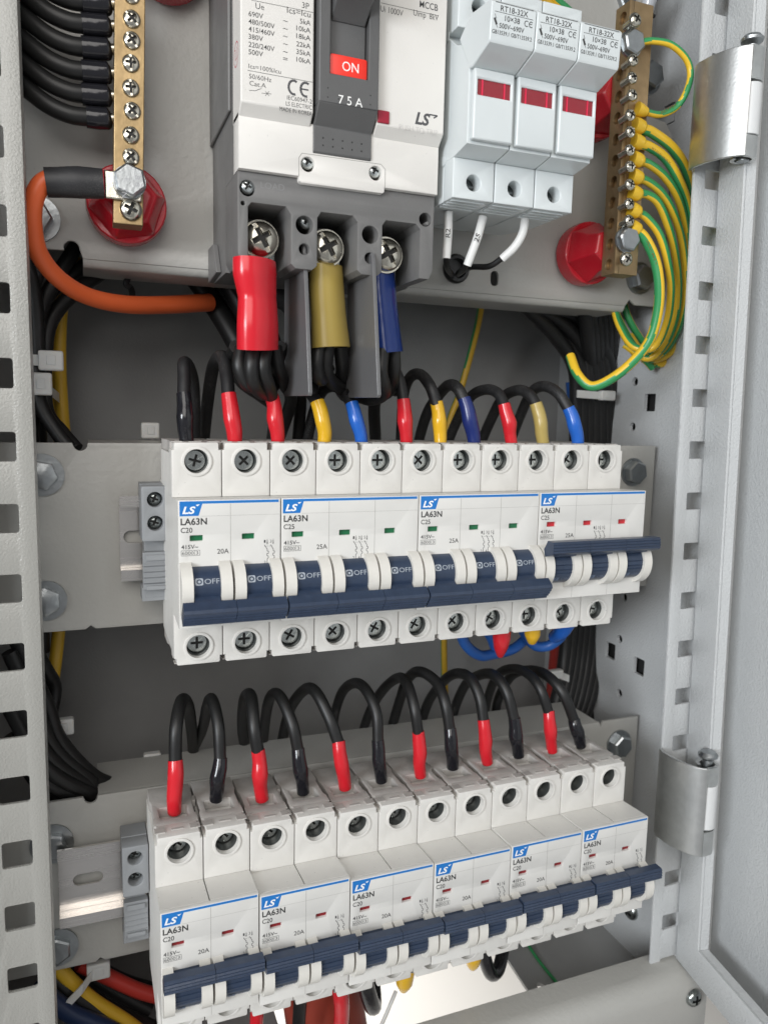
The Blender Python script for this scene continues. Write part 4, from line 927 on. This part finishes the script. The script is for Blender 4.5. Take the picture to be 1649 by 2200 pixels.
# ================================================================== background harness
def cable(name, label, pts, r, m_, group=None, cat='cable', seg=12):
    o = obj(name, MB().tube(path(pts), r, seg), m_); return tag(o, label, cat, group)
def bundle(name, label, lists, r, m_, cat='cable bundle'):
    t = thing(name, label, cat, at(*lists[0][0]))
    for l in lists: obj('core', MB().tube(path(l), r, 10), m_, t)
    return t
bundle('cable_bundle', 'black cables running down beside the left post behind the orange cable',
       [[(20, 480, 60), (50, 640, 62), (62, 800, 64), (70, 960, 66), (72, 1380, 80)], [(170, 520, 70), (120, 600, 66), (85, 680, 64), (80, 800, 64), (86, 960, 70), (92, 1400, 84)],
        [(260, 560, 84), (170, 620, 74), (110, 690, 68), (97, 780, 66), (100, 880, 66), (135, 930, 62), (165, 965, 58)],
        [(55, 560, 56), (75, 640, 58), (82, 760, 60), (85, 860, 60), (120, 925, 58), (150, 962, 56)], [(100, 560, 60), (75, 600, 60), (60, 700, 60), (60, 960, 62)], [(200, 560, 80), (140, 600, 76), (96, 650, 72), (70, 760, 70), (66, 960, 74)],
        [(60, 1370, 66), (100, 1440, 70), (118, 1480, 74), (105, 1560, 70)], [(40, 1370, 60), (60, 1450, 62), (85, 1600, 60), (85, 1680, 62)]], 3.0, CBL)
bundle('cable_bundle', 'black cables fanning from the left post to the lower bracket notch',
       [[(20, 1340, 50), (60, 1430, 52), (100, 1510, 54), (130, 1590, 56), (200, 1665, 62), (260, 1690, 70)], [(20, 1400, 48), (80, 1530, 50), (120, 1610, 54), (200, 1680, 60)], [(20, 1460, 46), (70, 1570, 48), (120, 1640, 52), (200, 1690, 60)],
        [(20, 1520, 46), (70, 1610, 48), (120, 1665, 50), (200, 1705, 58)], [(20, 1580, 50), (80, 1660, 50), (140, 1700, 56), (200, 1712, 60)], [(40, 1620, 60), (80, 1680, 60), (130, 1720, 64)]], 3.0, CBL)
for i, (pts, lb) in enumerate((([(175, 560, 92), (120, 660, 88), (118, 760, 86), (120, 860, 86), (132, 960, 86)], 'amber yellow cable left of centre, beside the cable ties'), ([(150, 560, 86), (132, 660, 84), (128, 760, 84), (132, 860, 84), (140, 960, 84)], 'second amber yellow cable, just right of the first'),
        ([(128, 1340, 86), (122, 1400, 84), (112, 1478, 80)], 'short amber yellow cable below the upper bracket'))):
    cable('yellow_cable', lb, pts, 2.9, CYD, 'amber yellow cables behind the left post')
def tie(label, c, size, strap):
    t = thing('cable_tie', label, 'cable tie', at(*c), group='white nylon cable ties')
    p = at(*c); w_, h_ = size
    b = MB().box(p.x-w_, p.x+w_, p.y-2.2, p.y+2, p.z-h_, p.z+h_); obj('head', b, TIE, t, bevel=.9, segs=3)
    obj('head_slot', MB().box(p.x-w_*.35, p.x+w_*.4, p.y-2.5, p.y-2.1, p.z-h_*.45, p.z+h_*.5), TIE, t, bevel=.3)
    s = MB(); q = path(strap)
    for a, b in zip(q, q[1:]):
        v = [a+Vector((0, 0, 2.1)), b+Vector((0, 0, 2.1)), b-Vector((0, 0, 2.1)), a-Vector((0, 0, 2.1))]
        s.add(v+[k+Vector((0, 1, 0)) for k in v], [(0, 1, 2, 3), (7, 6, 5, 4), (0, 4, 5, 1), (1, 5, 6, 2), (2, 6, 7, 3), (3, 7, 4, 0)])
    obj('strap', s, TIE, t)
tie('upper white cable tie around the left harness', (110, 775, 54), (4.6, 3.9), [(50, 772, 54), (88, 774, 54)])
tie('second white cable tie just below the upper one', (88, 825, 54), (4.2, 4.4), [(100, 832, 58), (128, 855, 80)])
tie('white cable tie on the left between the two breaker rows', (137, 1560, 62), (4.2, 3.6), [(80, 1580, 62), (118, 1566, 62)])
tie('white cable tie behind the top of the upper bracket', (323, 925, 78), (4.0, 3.6), [(318, 930, 79), (330, 940, 79)])
tie('white cable tie behind the top of the lower bracket', (327, 1635, 84), (4.0, 4.4), [(320, 1640, 85), (332, 1650, 85)])
tie('white cable tie low on the left around the coloured cables', (212, 2083, 62), (5, 4), [(200, 2092, 60), (178, 2125, 56), (140, 2165, 54)])
o = obj('cable_tie', MB().tube(path([(283, 585, 74), (274, 600, 72), (272, 612, 72), (283, 622, 72), (285, 650, 66)]), 1.3, 8), CBL); tag(o, 'small black cable tie hanging above the orange cable', 'cable tie')
# big black trunk behind the main breaker and to the right
bundle('cable_bundle', 'thick black cables dropping diagonally left of the red lug', [[(400, 570, 96), (450, 640, 92), (500, 720, 84), (540, 800, 78)], [(430, 570, 100), (490, 650, 94), (540, 740, 86), (570, 830, 80)], [(470, 570, 90), (520, 660, 84), (560, 760, 76)], [(510, 600, 80), (560, 680, 74), (600, 800, 68)], [(560, 620, 60), (630, 660, 60), (650, 760, 60)], [(420, 590, 110), (470, 660, 105), (520, 740, 96)]], 5.2, CBL)
bundle('cable_bundle', 'thick black trunk of cables in the right rear corner', [[(1120+k*9, 650+k*2, 78+(k % 3)*6), (1190+k*9, 720-k*6, 84+(k % 3)*6), (1232+k*12, 790-k*3, 92), (1236+k*13, 900, 96), (1232+k*13, 1100, 98), (1215+k*12, 1380, 100), (1195+k*12, 1500, 92), (1165+k*10, 1600, 84)] for k in range(7)], 4.0, CBL)
bundle('cable_bundle', 'second layer of black cables behind the trunk at the right', [[(1250+k*12, 650, 70+k*3), (1262+k*10, 730, 82+k*2), (1270+k*9, 900, 104), (1262+k*9, 1380, 106), (1245+k*9, 1560, 96)] for k in range(6)], 4.0, CBL)
cable('red_cable', 'blurred red cable behind the black trunk on the right', [(1240, 1000, 132), (1215, 1200, 126), (1200, 1400, 122), (1185, 1560, 116)], 6, CR)
cable('red_cable', 'second blurred red cable left of the black trunk', [(1215, 1380, 116), (1205, 1460, 116), (1180, 1540, 112)], 6, CR)
cable('blue_cable', 'blue cable beside the black trunk above the upper breakers', [(1232, 820, 112), (1236, 880, 112), (1240, 950, 112)], 5, CU)
tie('pale cable tie round the trunk above the upper breakers', (1302, 850, 84), (5, 2.8), [(1240, 846, 84), (1290, 850, 84)])
tie('pale cable tie round the trunk below the upper breakers', (1190, 1448, 80), (5, 2.6), [(1200, 1450, 80), (1222, 1458, 80)])
# outgoing wires under the upper row
GO = 'outgoing wires under the upper breakers'
def low_sleeve(label, pts, rad, m_, group): o = obj('sleeve_boot', MB().tube(path(pts), rad, 16), m_); return tag(o, label, 'wire sleeve', group)
low_sleeve('red boot hanging under the upper breakers', [(1078, 1340, 18), (1077, 1370, 18), (1075, 1392, 20), (1074, 1408, 22)], [4.2, 4.2, 3.2, 1.6], SHR, GO)
low_sleeve('yellow boot hanging under the upper breakers', [(1143, 1340, 18), (1143, 1362, 18), (1142, 1378, 20)], [3.8, 3.8, 2.2], SHY, GO)
low_sleeve('blue boot hanging under the right end of the upper breakers', [(1222, 1335, 20), (1206, 1356, 26), (1190, 1368, 34)], [3.6, 3.8, 3.2], SHU, GO)
cable('blue_cable', 'blue cable looping left under the red boot', [(985, 1345, 24), (1000, 1385, 30), (1030, 1408, 36), (1060, 1405, 40), (1100, 1395, 44), (1130, 1372, 46)], 2.6, CU, GO)
cable('blue_cable', 'blue cable looping right under the yellow boot', [(1120, 1350, 40), (1145, 1385, 40), (1175, 1388, 38), (1200, 1372, 34), (1215, 1352, 30)], 2.6, CU, GO)
cable('blue_cable', 'short blue cable between the red boot and the breakers', [(1040, 1345, 30), (1055, 1370, 34), (1062, 1388, 38)], 2.6, CU, GO)
# under the lower row
GB = 'outgoing wires under the lower breakers'
cable('red_cable', 'red wire hanging under the second lower breaker pair', [(553, 2130, 20), (552, 2170, 22), (549, 2230, 26)], 3.0, SHR, GB)
cable('red_cable', 'bright red wire hanging under the third lower breaker', [(722, 2085, 18), (730, 2130, 20), (734, 2170, 24), (730, 2230, 30)], 3.6, SHR, GB)
cable('black_cable', 'black wire hanging left of the bright red one', [(648, 2110, 20), (645, 2150, 22), (640, 2230, 26)], 3.0, CBL, GB)
cable('black_cable', 'black wire loop hanging under the fourth lower breaker', [(768, 2060, 18), (780, 2100, 20), (795, 2150, 24), (802, 2160, 30), (800, 2120, 40), (795, 2060, 50)], 4.0, SHB, GB)
cable('black_cable', 'black wire loop hanging over the bright floor opening', [(1030, 1990, 18), (1036, 2040, 20), (1052, 2090, 24), (1068, 2085, 30), (1078, 2050, 38), (1084, 1990, 46)], 3.4, SHB, GB)
low_sleeve('left yellow boot over the bright floor opening', [(872, 2040, 18), (870, 2080, 18), (868, 2110, 20), (866, 2126, 21)], [4.6, 4.8, 4.0, 2.0], SHY, GB)
low_sleeve('right yellow boot nearer the door', [(1016, 2010, 18), (1016, 2050, 18), (1015, 2070, 20), (1014, 2080, 21)], [4.0, 4.2, 3.2, 1.6], SHY, GB)
o = obj('orange_conduit', MB().tube([(60, 66, -180), (72, 60, -215), (78, 52, -258)], 20, 24, sub=8), mat('dull_red_tube', (.32, .05, .03), .45)); tag(o, 'fat dull red conduit below the lower breakers', 'conduit')
o = obj('thin_rod', MB().tube(path([(850, 2130, 30), (820, 2200, 20), (790, 2260, 10)]), .9, 10), MARK); tag(o, 'thin pale rod leaning in front of the bright floor opening', 'rod')
bundle('cable_bundle', 'coloured cables swept right at the bottom left corner',
       [[(60, 2040, 70), (140, 2110, 70), (230, 2170, 70), (330, 2215, 70)], [(60, 2000, 84), (180, 2090, 84), (320, 2170, 80)], [(170, 2060, 96), (260, 2110, 92), (360, 2140, 88)]], 4.4, CBL)
cable('yellow_cable', 'amber cable among the bottom left bundle', [(100, 2050, 62), (150, 2105, 62), (200, 2150, 62), (270, 2195, 62), (330, 2240, 62)], 3.3, CYD, 'coloured cables at the bottom left')
cable('red_cable', 'red cable among the bottom left bundle', [(170, 2070, 72), (225, 2095, 72), (290, 2125, 72), (340, 2140, 72), (400, 2150, 72)], 3.5, CR, 'coloured cables at the bottom left')
cable('blue_cable', 'navy cable lowest of the bottom left bundle', [(80, 2120, 56), (150, 2175, 56), (230, 2210, 56), (300, 2250, 56)], 4.0, CN, 'coloured cables at the bottom left')
cable('black_cable', 'black cable between the amber and navy ones', [(90, 2075, 66), (150, 2130, 62), (220, 2180, 62), (280, 2230, 62)], 4.0, CBL, 'coloured cables at the bottom left')
# floor sheet
o = obj('green_wire', MB().tube([(214, 92, FLZ+1), (208, 70, FLZ+1), (207, 40, FLZ+1), (210, 10, FLZ+1)], .9, 8), CG); tag(o, 'thin green wire lying on the dark floor beside the opening', 'wire')
# clear sleeve top right
t = thing('clear_tube', 'clear plastic sleeve with black rings running up at top right', 'tube', at(1395, 60, 45))
obj('tube_wall', MB().tube(path([(1352, 130, 60), (1375, 60, 52), (1398, -10, 46), (1410, -60, 44)]), 3.4, 16), mat('clear_sleeve', (.45, .47, .50), .12, coat=.4), t)
obj('ring', MB().tube(path([(1386, 22, 45.5), (1405, 36, 45.5)]), .9, 8, sub=1), CBL, t)
